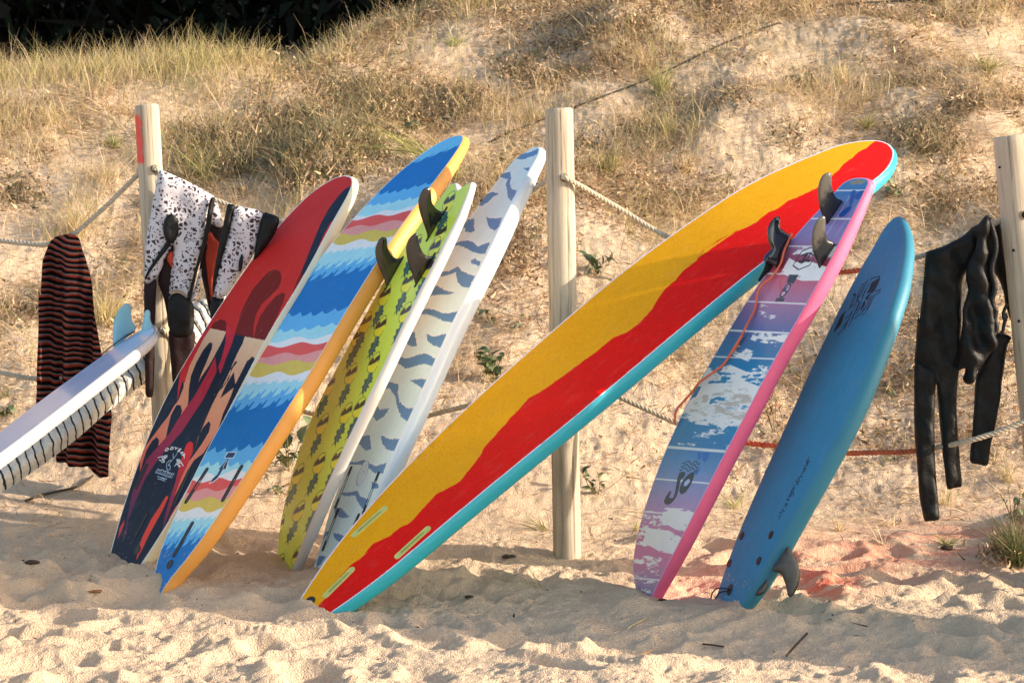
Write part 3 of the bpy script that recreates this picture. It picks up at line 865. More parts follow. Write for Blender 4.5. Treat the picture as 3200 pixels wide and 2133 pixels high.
# ---- red and navy flame board
def art_red(s):
    s.fill((26, 35, 48))
    RED, DR, NV = (190, 40, 34), (112, 28, 22), (26, 35, 48)
    s.poly(fC((1900, -50), (1900, 700), (1190, 1262), (915, 1200), (800, 1176), (400, 1100), (300, 400)), RED)
    s.poly(fC((1800, 172), (1740, 205), (1690, 260), (1630, 340), (1580, 430), (1530, 550), (1490, 650), (1432, 798), (1475, 803), (1560, 700), (1600, 560), (1700, 400), (1800, 260)), NV)
    s.poly(fC((1690, 395), (1640, 440), (1590, 530), (1552, 620), (1540, 690), (1575, 640), (1640, 540), (1720, 420)), RED)
    s.poly(fC((1310, 400), (1230, 520), (1160, 605), (1110, 672), (1060, 722), (980, 850), (1000, 700), (1200, 430)), NV)
    s.poly(fC((1250, 765), (1290, 780), (1300, 830), (1280, 890), (1220, 950), (1160, 1010), (1120, 1080), (1105, 1150), (1098, 1300), (1088, 1242), (972, 1218), (985, 1170), (1010, 1080), (1050, 990), (1100, 900), (1170, 820), (1210, 780)), DR)
    s.poly(fC((1310, 925), (1325, 945), (1308, 1000), (1270, 1090), (1225, 1180), (1190, 1262), (1105, 1245), (1120, 1170), (1150, 1090), (1200, 1015), (1260, 950)), DR)
    s.poly(fC((1428, 797), (1480, 805), (1400, 960), (1340, 1060), (1372, 940)), DR)
    s.poly(fC((868, 1115), (900, 1120), (916, 1150), (912, 1200), (800, 1176), (822, 1140)), DR)
    PT, PB = (238, 172, 128), (232, 84, 58)
    fl1 = fC((800, 1176), (912, 1200), (885, 1265), (845, 1340), (790, 1440), (735, 1520), (716, 1560), (735, 1500), (770, 1420), (810, 1320), (815, 1280), (795, 1275), (750, 1330), (700, 1420), (665, 1510)) + \
        fD((608, 230), (602, 330), (580, 410), (540, 480), (500, 560), (478, 620), (490, 550), (545, 440), (562, 380), (552, 345), (525, 345), (490, 410), (468, 500), (450, 590), (420, 660), (370, 730), (318, 790), (370, 700), (405, 630), (412, 575), (397, 553), (365, 580), (330, 640), (305, 720), (287, 782), (288, 700), (320, 620), (370, 550), (430, 470), (470, 420), (510, 350), (540, 310), (572, 230), (572, 190), (590, 100), (650, -60)) + fC((760, 1230))
    s.poly(fl1, PT, PB)
    fl2 = fC((1042, 1234), (1190, 1262), (1160, 1330), (1110, 1390), (1092, 1374), (1050, 1420), (1010, 1500), (975, 1568)) + \
        fD((900, 130), (850, 210), (812, 300), (900, 230), (880, 290), (830, 400), (800, 500), (760, 570), (700, 660), (640, 705), (600, 770), (545, 880), (500, 970), (488, 1000), (530, 860), (560, 790), (590, 730), (625, 690), (690, 600), (738, 520), (748, 470), (738, 450), (700, 490), (665, 560), (645, 640), (668, 560), (720, 430), (760, 340), (800, 262), (850, 190), (895, 100), (925, 62), (908, 60), (870, 130), (812, 252)) + fC((930, 1530), (950, 1440), (990, 1350), (1025, 1285))
    s.poly(fl2, PT, PB)
    s.poly(fD((985, 60), (1030, 28), (1030, 60), (970, 170), (925, 250), (890, 330), (915, 240)), NV)
    # red stripe down the left edge and the long purple band
    s.poly(fC((822, 1140), (800, 1178), (750, 1255), (700, 1350), (655, 1440), (620, 1560)) + fD((562, 190), (545, 260), (528, 340), (535, 240), (545, 160), (600, 0), (650, -120)) + fC((720, 1240)), (200, 44, 48))
    s.poly(fC((912, 1150), (972, 1215), (950, 1290), (905, 1400), (870, 1500)) + fD((800, 100), (735, 240), (700, 310), (640, 400), (560, 520), (470, 620), (390, 720), (320, 830), (265, 960), (215, 1080), (200, 1180), (170, 1250), (205, 1080), (235, 920), (330, 700), (480, 530), (560, 400), (640, 290), (720, 150), (780, 30)) + fC((845, 1480), (880, 1380), (905, 1280)), (196, 40, 50), (58, 44, 72))
    s.poly(fD((612, 580), (635, 592), (632, 650), (600, 730), (560, 810), (530, 890), (500, 980), (470, 1070), (430, 1180), (446, 1080), (485, 950), (515, 860), (540, 760), (565, 670), (588, 605)), (226, 46, 40), (66, 40, 70))
    s.poly(fD((460, 935), (474, 945), (440, 1020), (400, 1095), (345, 1195), (300, 1290), (262, 1360), (275, 1280), (310, 1190), (360, 1090), (420, 1000)), (222, 66, 50))
    s.poly(fD((186, 1092), (182, 1130), (165, 1170), (143, 1220), (153, 1150)), (200, 60, 55))
    s.poly(fD((560, 960), (520, 1010), (490, 1060), (470, 1100), (540, 1010)), (222, 66, 50))
    s.line(fD((1075, 60), (990, 200), (905, 340), (840, 450)), 0.012, (92, 36, 56))
    W = (216, 224, 228); o = (460, 1370)
    ODY = [[(550, 360), (560, 320), (620, 285), (655, 310), (630, 355), (570, 370), (550, 360)], [(700, 320), (740, 255), (790, 260), (800, 300), (770, 325), (700, 320)], [(850, 260), (880, 290), (930, 280)], [(880, 290), (870, 330)],
           [(1040, 320), (1000, 300), (960, 330), (1010, 360), (985, 395), (930, 370)], [(1030, 440), (1075, 400), (1100, 430), (1040, 460), (1030, 420)], [(1130, 595), (1150, 460), (1065, 500)], [(1085, 500), (1140, 530)]]
    strokes(s, o, 9.8, ODY, 0.0038, W)
    HA = [[(335, 580), (400, 560), (470, 530), (520, 560), (600, 570), (610, 515), (530, 520)], [(440, 580), (510, 620), (560, 600), (520, 560)], [(370, 650), (430, 670), (500, 620)], [(440, 710), (520, 720), (530, 680), (480, 650)],
          [(900, 640), (970, 630), (1010, 670), (930, 690), (900, 640)], [(1010, 670), (1060, 760), (1105, 825)], [(890, 740), (960, 700), (1010, 750), (930, 760)], [(840, 840), (880, 780), (940, 790), (1020, 850), (950, 850)]]
    strokes(s, o, 9.8, HA, 0.0035, W)
    LG = [[(930, 410), (870, 530), (800, 600), (740, 680), (660, 780), (640, 840)], [(800, 450), (790, 540), (820, 600)], [(660, 680), (600, 740), (590, 860), (610, 940), (650, 960), (700, 930), (705, 850), (680, 790), (640, 800)], [(740, 670), (680, 660), (640, 720)]]
    strokes(s, o, 9.8, LG, 0.0026, (170, 186, 190))
    NM = [[(250, 1030), (320, 925), (380, 960), (450, 945), (540, 990), (620, 1000), (720, 1060), (825, 1070), (745, 1195), (600, 1150), (420, 1080), (250, 1030)], [(300, 1020), (340, 950)], [(340, 1040), (400, 970)], [(390, 1050), (440, 980)], [(430, 1070), (520, 990)], [(500, 1090), (560, 1010), (540, 1080)],
          [(560, 1120), (620, 1030), (650, 1060), (610, 1120)], [(650, 1140), (700, 1060)], [(690, 1150), (750, 1080), (720, 1150)], [(310, 1150), (400, 1180), (600, 1230)], [(320, 1225), (400, 1240), (550, 1295)], [(420, 1190), (540, 1240)]]
    strokes(s, o, 9.8, NM, 0.0022, (175, 192, 198))
    r = np.random.default_rng(4)
    for _ in range(40):
        px, py = r.uniform(450, 1050), r.uniform(600, 1750); s.line([(px, py), (px + r.uniform(-4, 5), py + r.uniform(-3, 3))], 0.0018, (190, 150, 150), 0.6)
    s.border(0.0045, (228, 208, 190))
    s.mat = print_mat('flame_print', s.image('flame_print', 0.07), 0.5, 0.0, (350, 0.0004), 0.12)
red = Board((393, 1772), -0.20, (1078, 552), 0.22, 0.43,
    fD((65, 1418), (110, 1250), (150, 1090), (190, 970), (240, 830), (290, 680), (350, 520), (410, 390), (470, 260), (540, 130)) + fC((545, 1568), (650, 1370), (750, 1200), (850, 1050), (960, 890), (1080, 720), (1200, 560), (1300, 430), (1400, 330), (1500, 235), (1600, 165), (1680, 122), (1745, 107)),
    fD((290, 1395), (400, 1240), (510, 1058), (600, 900), (705, 700), (800, 520), (900, 320)) + fC((1180, 1260), (1275, 1110), (1360, 980), (1440, 850), (1520, 710), (1600, 560), (1690, 385), (1750, 275), (1787, 195), (1797, 150), (1788, 118)),
    thick=0.055, rock_top=0.13, rock_bot=0.02, illum=SH)
red.build('surfboard with navy and coral flames under a plain red nose, leftmost standing board', 'flame_bottom_skin', art_red, M_['cream_foam'])
for A, B in ((fD((608, 775)), fD((515, 985))), (fD((330, 1060)), fD((262, 1190))), (fD((330, 740)), fD((262, 880)))):
    red.fin_slot(A[0], B[0], 0.018, M_['black_plastic'])
red.plug(fD((270, 1290))[0], 0.017, M_['black_plastic'])

# ---- striped board
def art_str(s):
    LB, MB, DB, WH = (150, 198, 214), (86, 160, 196), (8, 104, 160), (216, 212, 222)
    RD, SM, MU = (228, 82, 74), (228, 138, 126), (204, 172, 78)
    s.fill((98, 172, 210))
    E2 = lambda a, b: fE(a, b)
    def B(fr, a, b, c, st, amp=0.012, n=5, sd=0): q = fr(a, b); s.below(q[0], q[1], c, st, amp, n, sd)
    B(fE, (960, 255), (1275, 135), DB, 'crest', 0.022, 3.2, 1)
    B(fE, (720, 470), (1115, 385), MB, 'scallop', 0.010, 6, 2)
    B(fE, (650, 545), (1060, 480), LB, 'scallop', 0.008, 6, 4)
    B(fE, (590, 622), (1020, 545), WH, 'smooth', 0.008, 6, 1)
    B(fE, (570, 640), (975, 585), RD, 'smooth', 0.008, 5, 2)
    B(fE, (510, 705), (920, 645), SM, 'smooth', 0.008, 5, 3)
    B(fE, (480, 750), (880, 702), MU, 'smooth', 0.008, 5, 1)
    B(fE, (430, 812), (830, 770), WH, 'smooth', 0.010, 5, 5)
    B(fE, (395, 868), (770, 820), LB, 'crest', 0.012, 7, 1)
    B(fE, (325, 975), (730, 905), MB, 'crest', 0.026, 5.5, 3)
    B(fE, (300, 1040), (700, 962), DB, 'crest', 0.026, 4.6, 6)
    B(fE, (90, 1315), (540, 1262), MB, 'scallop', 0.010, 5.5, 2)
    B(fE, (40, 1420), (490, 1368), LB, 'scallop', 0.008, 5, 5)
    B(fE, (0, 1490), (440, 1450), WH, 'smooth', 0.009, 5, 2)
    B(fC, (1190, 1308), (1630, 1270), RD, 'smooth', 0.008, 5, 1)
    B(fC, (1150, 1372), (1590, 1340), SM, 'smooth', 0.008, 5, 2)
    B(fC, (1110, 1432), (1540, 1398), MU, 'smooth', 0.008, 5, 4)
    B(fD, (1000, 155), (1395, 128), WH, 'smooth', 0.010, 5, 5)
    B(fD, (970, 205), (1375, 178), LB, 'crest', 0.012, 6, 2)
    B(fD, (920, 290), (1350, 238), MB, 'crest', 0.028, 5.5, 2)
    B(fD, (880, 365), (1280, 312), DB, 'crest', 0.028, 4.6, 1)
    B(fD, (730, 640), (1110, 605), MB, 'scallop', 0.012, 5, 4)
    B(fD, (685, 735), (1020, 712), LB, 'scallop', 0.010, 5, 1)
    B(fD, (640, 812), (975, 770), WH, 'smooth', 0.010, 5, 3)
    B(fD, (610, 845), (955, 822), RD, 'smooth', 0.008, 5, 1)
    B(fD, (590, 910), (905, 885), SM, 'smooth', 0.008, 5, 2)
    B(fD, (560, 965), (850, 950), MU, 'smooth', 0.008, 5, 4)
    B(fD, (530, 1025), (820, 1030), WH, 'smooth', 0.010, 5, 5)
    B(fD, (510, 1095), (790, 1072), LB, 'crest', 0.012, 6, 2)
    B(fD, (480, 1185), (740, 1145), MB, 'crest', 0.028, 5.5, 2)
    B(fD, (440, 1265), (690, 1215), DB, 'crest', 0.028, 4.6, 1)
    t = frame(560, 1380, 6.533)
    OUT, IN = (222, 230, 240), (36, 62, 88)
    for grow, c in ((1, OUT), (0, IN)):
        if grow:
            s.poly(t((985, 203), (1178, 203), (1105, 335), (1022, 335), (970, 562), (900, 562), (850, 660), (780, 760), (700, 820), (600, 858), (640, 800), (680, 735), (780, 660), (832, 562), (782, 562), (1000, 330), (912, 330)), c)
        else:
            s.poly(t((995, 218), (1158, 216), (1098, 320), (932, 320)), c)
            s.poly(t((1005, 330), (1018, 332), (948, 555), (800, 555)), c)
            s.poly(t((835, 555), (890, 555), (840, 650), (770, 745), (700, 800), (630, 832), (690, 740), (780, 660)), c)
    s.line(t((900, 530), (910, 480), (950, 420), (985, 390)), 0.003, OUT)
    s.border(0.0035, (222, 210, 190))
    s.mat = print_mat('wave_stripe_print', s.image('wave_stripe_print', 0.07), 0.5, 0.0, (350, 0.0004), 0.12)
stripe = Board((460, 1795), -0.44, (1420, 440), -0.08, 0.43,
    fD((388, 1425), (395, 1370), (420, 1290), (465, 1175), (520, 1060), (580, 935), (640, 805), (700, 685), (760, 570), (840, 430), (920, 290), (1000, 150)) + fE((0, 1440), (90, 1290), (180, 1140), (270, 995), (360, 875), (450, 768), (520, 688), (610, 592), (700, 492), (780, 410), (900, 300), (1020, 203), (1120, 132), (1220, 77), (1290, 54), (1325, 50)),
    fD((490, 1475), (560, 1400), (640, 1290), (720, 1185), (800, 1065), (880, 945), (960, 825), (1040, 702), (1110, 592), (1190, 465), (1245, 375), (1310, 278), (1400, 130)) + fE((355, 1568), (470, 1365), (560, 1222), (660, 1062), (750, 920), (840, 782), (900, 695), (970, 598), (1040, 505), (1110, 412), (1180, 322), (1240, 237), (1295, 158), (1325, 108), (1337, 78), (1336, 58)),
    thick=0.062, rock_top=0.14, rock_bot=0.03, illum=SH)
stripe.build('surfboard with blue wave bands and red and mustard stripes on an orange rail', 'striped_bottom_skin', art_str, M_['orange_foam'])
for A, B in ((fD((722, 770)), fD((592, 972))), (fD((948, 752)), fD((832, 960))), (fD((627, 1122)), fD((514, 1322)))):
    stripe.fin_slot(A[0], B[0], 0.022, M_['black_plastic'])
stripe.plug(fD((483, 1385))[0], 0.018, M_['black_plastic'])

# ---- green pineapple fish board
PIN_B = [(520, 560), (525, 640), (505, 720), (470, 810), (430, 880), (400, 905), (340, 900), (318, 860), (325, 790), (360, 700), (420, 620), (480, 570)]
PIN_D = [(520, 605), (516, 690), (430, 745), (335, 790), (348, 735), (395, 668), (425, 650), (425, 700), (455, 655)]
PIN_L = [(390, 890), (410, 930), (392, 955), (412, 1000), (385, 1020), (402, 1050), (350, 1072), (335, 1105), (352, 1150), (312, 1150), (300, 1217), (268, 1200), (245, 1292), (233, 1225), (172, 1288), (235, 1200), (228, 1130), (265, 1090), (268, 1018), (322, 990), (332, 930)]
def art_green(s):
    s.fill((192, 206, 70))
    full = lambda *p: list(p)
    tops = fE((1280, 440), (1222, 662), (1045, 745), (990, 1003), (830, 1095), (800, 1312), (975, 1215), (645, 1385), (1180, 760), (1130, 905)) + \
        fF((520, 165), (660, 95), (385, 235), (490, 405), (345, 472), (325, 712), (195, 778), (435, 680), (200, 1005), (75, 1095), (315, 940), (75, 1330), (610, -150), (195, 1275), (570, 370))
    for (tx, ty) in tops:
        f = lambda L: [(tx + (x - 520) / 5.225, ty + (y - 560) / 5.225) for x, y in L]
        s.line(f(PIN_B + PIN_B[:1]), 0.0026, (70, 72, 40), smooth=3)
        ins = [(430 + (x - 430) * 0.93, 730 + (y - 730) * 0.97) for x, y in PIN_B]
        s.poly(f([(505, 735), (470, 805), (430, 872), (400, 893), (345, 888), (326, 855), (332, 800), (430, 755)]), (236, 206, 52), smooth=2)
        s.poly(f(PIN_D), (52, 44, 38))
        s.poly(f(PIN_L), (40, 84, 76))
        s.line(f([(360, 930), (330, 1040), (290, 1120), (265, 1190)]), 0.0035, (74, 140, 132))
    s.mat = print_mat('pineapple_print', s.image('pineapple_print', 0.04), 0.3, 0.2, None, 0.3)
green = Board((905, 1790), -0.46, (1440, 580), -0.42, 0.38,
    fF((32, 1425), (34, 1330), (42, 1210), (60, 1100), (84, 1000), (110, 900), (140, 800), (172, 700), (205, 605), (262, 445), (330, 310), (388, 225), (430, 130)) + fE((520, 1560), (600, 1405), (660, 1300), (725, 1185), (790, 1065), (860, 940), (930, 825), (1000, 722), (1100, 590), (1160, 512), (1220, 432), (1250, 398), (1272, 388)),
    fF((118, 1440), (170, 1310), (220, 1195), (270, 1060), (320, 950), (380, 820), (430, 705), (480, 600), (540, 470), (600, 345), (660, 240)) + fE((840, 1530), (900, 1400), (960, 1288), (1020, 1165), (1060, 1080), (1120, 965), (1180, 850), (1240, 735), (1300, 615), (1330, 545), (1365, 460), (1385, 400), (1392, 380)),
    notch=fE((1280, 400), (1284, 425), (1292, 446), (1310, 432), (1350, 402)), thick=0.050, rock_top=0.03, rock_bot=0.09, illum=SH)
green.build('lime surfboard printed with pineapples, fish tail and three black fins upward', 'pineapple_bottom_skin', art_green, M_['white_gloss'],
    profile=[(0.0, 0.0), (0.004, 0.001), (0.010, 0.006), (0.015, 0.016), (0.016, 0.028), (0.013, 0.044), (0.004, 0.060), (-0.012, 0.070), (-0.03, 0.074)])
FIN1 = [(1085, 788), (1086, 750), (1072, 700), (1050, 640), (1032, 580), (1024, 520), (1035, 470), (1058, 430), (1085, 416), (1108, 428), (1114, 470), (1120, 520), (1145, 560), (1190, 585), (1222, 560), (1226, 575), (1190, 650), (1130, 740)]
FIN2 = [(1005, 1110), (1000, 1080), (980, 1020), (958, 960), (944, 900), (938, 840), (950, 790), (975, 755), (1005, 736), (1022, 745), (1024, 790), (1045, 850), (1075, 890), (1110, 900), (1142, 878), (1140, 900), (1095, 980), (1050, 1060)]
FIN3 = [(790, 1132), (796, 1100), (780, 1040), (752, 980), (730, 920), (722, 860), (735, 805), (760, 770), (788, 763), (804, 780), (808, 830), (830, 880), (870, 912), (916, 905), (918, 920), (880, 1000), (840, 1080), (822, 1115)]
g3 = lambda L: fE(*L)
green.fin((fE((1095, 775))[0], fE((1215, 570))[0]), g3(FIN1), M_['fin_black'], name='fin', cant=0.05)
green.fin((fE((1010, 1095))[0], fE((1135, 890))[0]), g3(FIN2), M_['fin_black'], name='fin')
green.fin((fE((800, 1120))[0], fE((912, 915))[0]), g3(FIN3), M_['fin_black'], name='fin', cant=-0.05)
for A, B in (((1085, 785), (1222, 562)), ((1003, 1105), (1140, 882)), ((794, 1128), (916, 908))):
    green.fin_slot(fE(A)[0], fE(B)[0], 0.013, M_['black_plastic'], name='fin_base')

# ---- pale board with slate blotches
def art_white(s):
    s.fill((190, 204, 238))
    SL = (78, 118, 148)
    bl = [fE((1705, 212), (1760, 180), (1800, 172), (1865, 142), (1855, 185), (1800, 205), (1750, 222)),
          fE((1755, 282), (1795, 275), (1800, 290), (1785, 300)),
          fE((1560, 360), (1620, 318), (1668, 304), (1672, 350), (1665, 390), (1680, 430), (1712, 438), (1700, 480), (1672, 512), (1650, 480), (1645, 430), (1636, 395), (1650, 358), (1600, 345)),
          fE((1440, 480), (1470, 455), (1500, 462), (1550, 445), (1588, 462), (1550, 480), (1510, 520), (1470, 545), (1432, 540)),
          fE((1330, 640), (1370, 642), (1418, 632), (1415, 680), (1420, 722), (1390, 730), (1355, 725), (1350, 700), (1300, 685)),
          fE((1498, 622), (1530, 632), (1570, 632), (1610, 628), (1590, 690), (1560, 718), (1520, 700)),
          fE((1215, 835), (1260, 815), (1310, 795), (1370, 785), (1410, 800), (1440, 830), (1480, 812), (1528, 800), (1490, 880), (1440, 878), (1395, 860), (1350, 835), (1300, 818), (1255, 835)),
          fE((1390, 930), (1425, 908), (1432, 925), (1462, 935), (1450, 970), (1425, 958), (1395, 950)),
          fE((1140, 1020), (1200, 1000), (1240, 1002), (1300, 965), (1330, 1000), (1370, 1022), (1420, 1035), (1380, 1120), (1330, 1110), (1300, 1080), (1285, 1010), (1240, 1025), (1190, 1040), (1155, 1035)),
          fE((1060, 1110), (1120, 1085), (1160, 1105), (1220, 1140), (1280, 1150), (1230, 1165), (1170, 1165), (1110, 1175), (1060, 1185), (1015, 1195)),
          fE((970, 1280), (1030, 1290), (1080, 1265), (1140, 1270), (1180, 1290), (1230, 1298), (1300, 1280), (1265, 1360), (1200, 1350), (1140, 1320), (1080, 1300), (1010, 1305)),
          fE((890, 1410), (940, 1412), (1000, 1430), (1005, 1480), (1015, 1525), (975, 1530), (950, 1490), (880, 1480)),
          fE((1080, 1440), (1130, 1460), (1220, 1440), (1190, 1530), (1130, 1520), (1090, 1490)),
          fF((720, 120), (770, 110), (810, 138), (850, 130), (900, 112), (950, 108), (1000, 140), (985, 182), (930, 168), (880, 182), (820, 200), (770, 165), (700, 170)),
          fF((845, 270), (900, 262), (950, 262), (920, 320), (885, 295)),
          fF((640, 290), (690, 275), (740, 285), (775, 295), (770, 350), (780, 400), (820, 440), (870, 440), (830, 525), (790, 490), (765, 430), (760, 380), (720, 315), (680, 335), (630, 335)),
          fF((590, 410), (640, 420), (660, 450), (720, 440), (690, 485), (640, 520), (600, 470), (575, 455)),
          fF((510, 600), (560, 612), (600, 605), (608, 690), (570, 700), (540, 665), (490, 655)),
          fF((670, 608), (720, 630), (785, 625), (750, 705), (700, 690), (672, 650)),
          fF((455, 768), (520, 770), (560, 755), (600, 780), (640, 795), (700, 775), (680, 840), (620, 835), (590, 800), (540, 785), (500, 785), (455, 790)),
          fF((420, 960), (470, 955), (520, 945), (545, 980), (590, 1000), (560, 1060), (530, 1020), (510, 975), (450, 980)),
          fF((375, 1045), (420, 1050), (460, 1090), (480, 1105), (430, 1112), (385, 1090)),
          fF((370, 1200), (420, 1212), (450, 1225), (420, 1265), (385, 1240)), fF((330, 1190), (350, 1200), (310, 1245)),
          fF((290, 1340), (330, 1345), (310, 1380), (270, 1420), (275, 1380)), fF((560, 520), (590, 380), (545, 450)),
          fF((770, 0), (830, 20), (880, 10), (886, 55), (850, 60), (810, 40)), fF((960, 5), (1065, 0), (1030, 72), (980, 50)),
          fF((610, 890), (650, 905), (655, 930), (610, 935))]
    for b in bl: s.poly([(x + 2, y - 5) for x, y in b], (226, 204, 218), jag=0.002, alpha=0.45)
    for b in bl: s.poly(b, SL, jag=0.0016)
    z = frame(1080, 1420, 8.71)
    ov = z((560, 165), (620, 175), (640, 250), (600, 450), (520, 650), (420, 810), (340, 850), (295, 800), (290, 690), (350, 500), (430, 330), (500, 210))
    s.poly(ov, (104, 130, 158), smooth=4); s.poly([(z((465, 510))[0][0] + (x - z((465, 510))[0][0]) * 0.9, z((465, 510))[0][1] + (y - z((465, 510))[0][1]) * 0.96) for x, y in ov], (190, 196, 214), smooth=4)
    r = np.random.default_rng(8)
    for _ in range(26):
        t = r.uniform(0, 1); cx, cy = 590 - 250 * t + r.uniform(-60, 60), 230 + 560 * t
        s.line(z((cx, cy), (cx + r.uniform(-30, 30), cy + r.uniform(-45, 45))), 0.0018, (112, 126, 152), 0.8)
    s.mat = print_mat('slate_blotch_print', s.image('slate_blotch_print', 0.04), 0.4, 0.0, None, 0.3)
pale = Board((1010, 1800), -0.42, (1680, 465), -0.10, 0.40,
    fF((232, 1475), (285, 1370), (305, 1250), (330, 1150), (365, 1030), (410, 910), (470, 780), (540, 640), (615, 490), (700, 330), (780, 170)) + fE((880, 1440), (960, 1290), (1040, 1150), (1130, 1000), (1220, 855), (1310, 725), (1400, 602), (1500, 478), (1570, 378), (1640, 290), (1700, 222), (1790, 157), (1840, 132)),
    fF((400, 1475), (470, 1330), (550, 1160), (620, 1000), (700, 822), (740, 722), (790, 602), (840, 498), (900, 368), (960, 232), (1020, 92), (1065, 0)) + fE((1170, 1568), (1230, 1422), (1300, 1288), (1370, 1142), (1410, 1058), (1470, 948), (1520, 850), (1590, 690), (1640, 582), (1700, 468), (1760, 366), (1800, 290), (1850, 205), (1866, 160), (1862, 138)),
    thick=0.066, rock_top=0.10, rock_bot=0.03, illum=(0.74, 0.68, 0.58))
pale.build('pale surfboard with slate blue blotches and an ice white rail, behind the pineapple board', 'blotched_bottom_skin', art_white, M_['ice_gloss'],
    profile=[(0.0, 0.0), (0.005, 0.002), (0.012, 0.010), (0.016, 0.024), (0.016, 0.038), (0.012, 0.054), (0.004, 0.066), (-0.008, 0.074), (-0.02, 0.076)])
for A, B in (((484, 808), (392, 1040)), ((652, 842), (560, 1078)), ((403, 1068), (314, 1302)), ((530, 1098), (500, 1165))):
    pale.fin_slot(fF(A)[0], fF(B)[0], 0.017, M_['black_plastic'])

# ---- long yellow and red board
def art_long(s):
    s.fill((240, 158, 18))
    b = fP((1925, 612), (1940, 580), (1990, 530), (2080, 400), (2160, 312), (2200, 290), (2280, 222)) + fF((560, 1340), (620, 1270), (720, 1222), (790, 1167), (830, 1150), (860, 1125), (930, 1050), (1010, 962), (1080, 930), (1150, 888), (1230, 790), (1280, 722), (1300, 680), (1370, 602), (1430, 540), (1460, 498), (1520, 440), (1570, 380), (1640, 345)) + \
        fG((415, 1568), (520, 1480), (600, 1450), (680, 1390), (740, 1330), (800, 1240), (830, 1190), (900, 1130), (950, 1070), (1030, 1010), (1080, 940), (1170, 880), (1290, 820)) + fH((0, 962), (60, 920), (110, 850), (200, 800), (300, 740), (400, 700), (480, 660), (560, 590), (620, 570), (700, 510), (800, 470), (920, 410), (1000, 340), (1060, 290), (1090, 250), (1150, 210), (1190, 170), (1250, 140), (1310, 92), (1335, 60))
    P = s.loc(b); P = resample(P, 0.006, closed=False); P = P + np.stack([0.0022 * (fbm(np.arange(len(P)), 0 * P[:, 0], 0.35, 3, 3) - 0.5) * 2.4, 0.003 * (fbm(np.arange(len(P)), 0 * P[:, 0], 0.5, 3, 6) - 0.5) * 2.4], 1)
    far = s.loc([(3100, 500), (3000, 1200), (1500, 2100), (1000, 2050)])
    s.poly(np.vstack([P, far]), (224, 22, 12), local=True)
    s.border(0.0050, (232, 214, 206))
    s.mat = print_mat('yellow_red_print', s.image('yellow_red_print', 0.13), 0.5, 0.0, (420, 0.0006), 0.12)
long = Board((1020, 1905), -0.92, (2740, 500), -0.14, 0.42,
    fP((1772, 632)) + fF((200, 1568), (300, 1400), (420, 1240), (560, 1080), (700, 920), (900, 712), (1100, 520), (1300, 332), (1500, 152)) + fG((0, 1568), (200, 1390), (400, 1222), (600, 1060), (800, 908), (1000, 768), (1200, 638)) + fH((0, 675), (150, 560), (300, 455), (500, 352), (700, 262), (900, 180), (1050, 122), (1200, 92), (1300, 86), (1360, 93)),
    fP((2005, 632)) + fF((560, 1568), (700, 1450), (900, 1285), (1100, 1112), (1300, 945), (1500, 790)) + fG((780, 1568), (1000, 1378), (1200, 1210), (1372, 1075)) + fH((200, 1212), (400, 1050), (530, 940), (760, 770), (900, 670), (1050, 560), (1200, 450), (1300, 378), (1370, 312), (1418, 252), (1440, 195), (1436, 150), (1405, 112)),
    thick=0.066, rock_top=0.16, rock_bot=0.02, illum=(0.92, 0.86, 0.70))
long.build('longest surfboard, mustard yellow and red with a turquoise rail, leaning far over', 'yellow_red_bottom_skin', art_long, M_['teal_foam'])
for A, B in ((fF((690, 1055)), fF((505, 1215))), (fQ((462, 102)), fQ((280, 268))), (fP((2155, 352)), fP((1998, 508)))):
    long.fin_slot(A[0], B[0], 0.024, M_['lime_plastic'], name='fin_box', centre=M_['lime_seam'])
long.plug(fP((1902, 542))[0], 0.018, M_['black_plastic'])

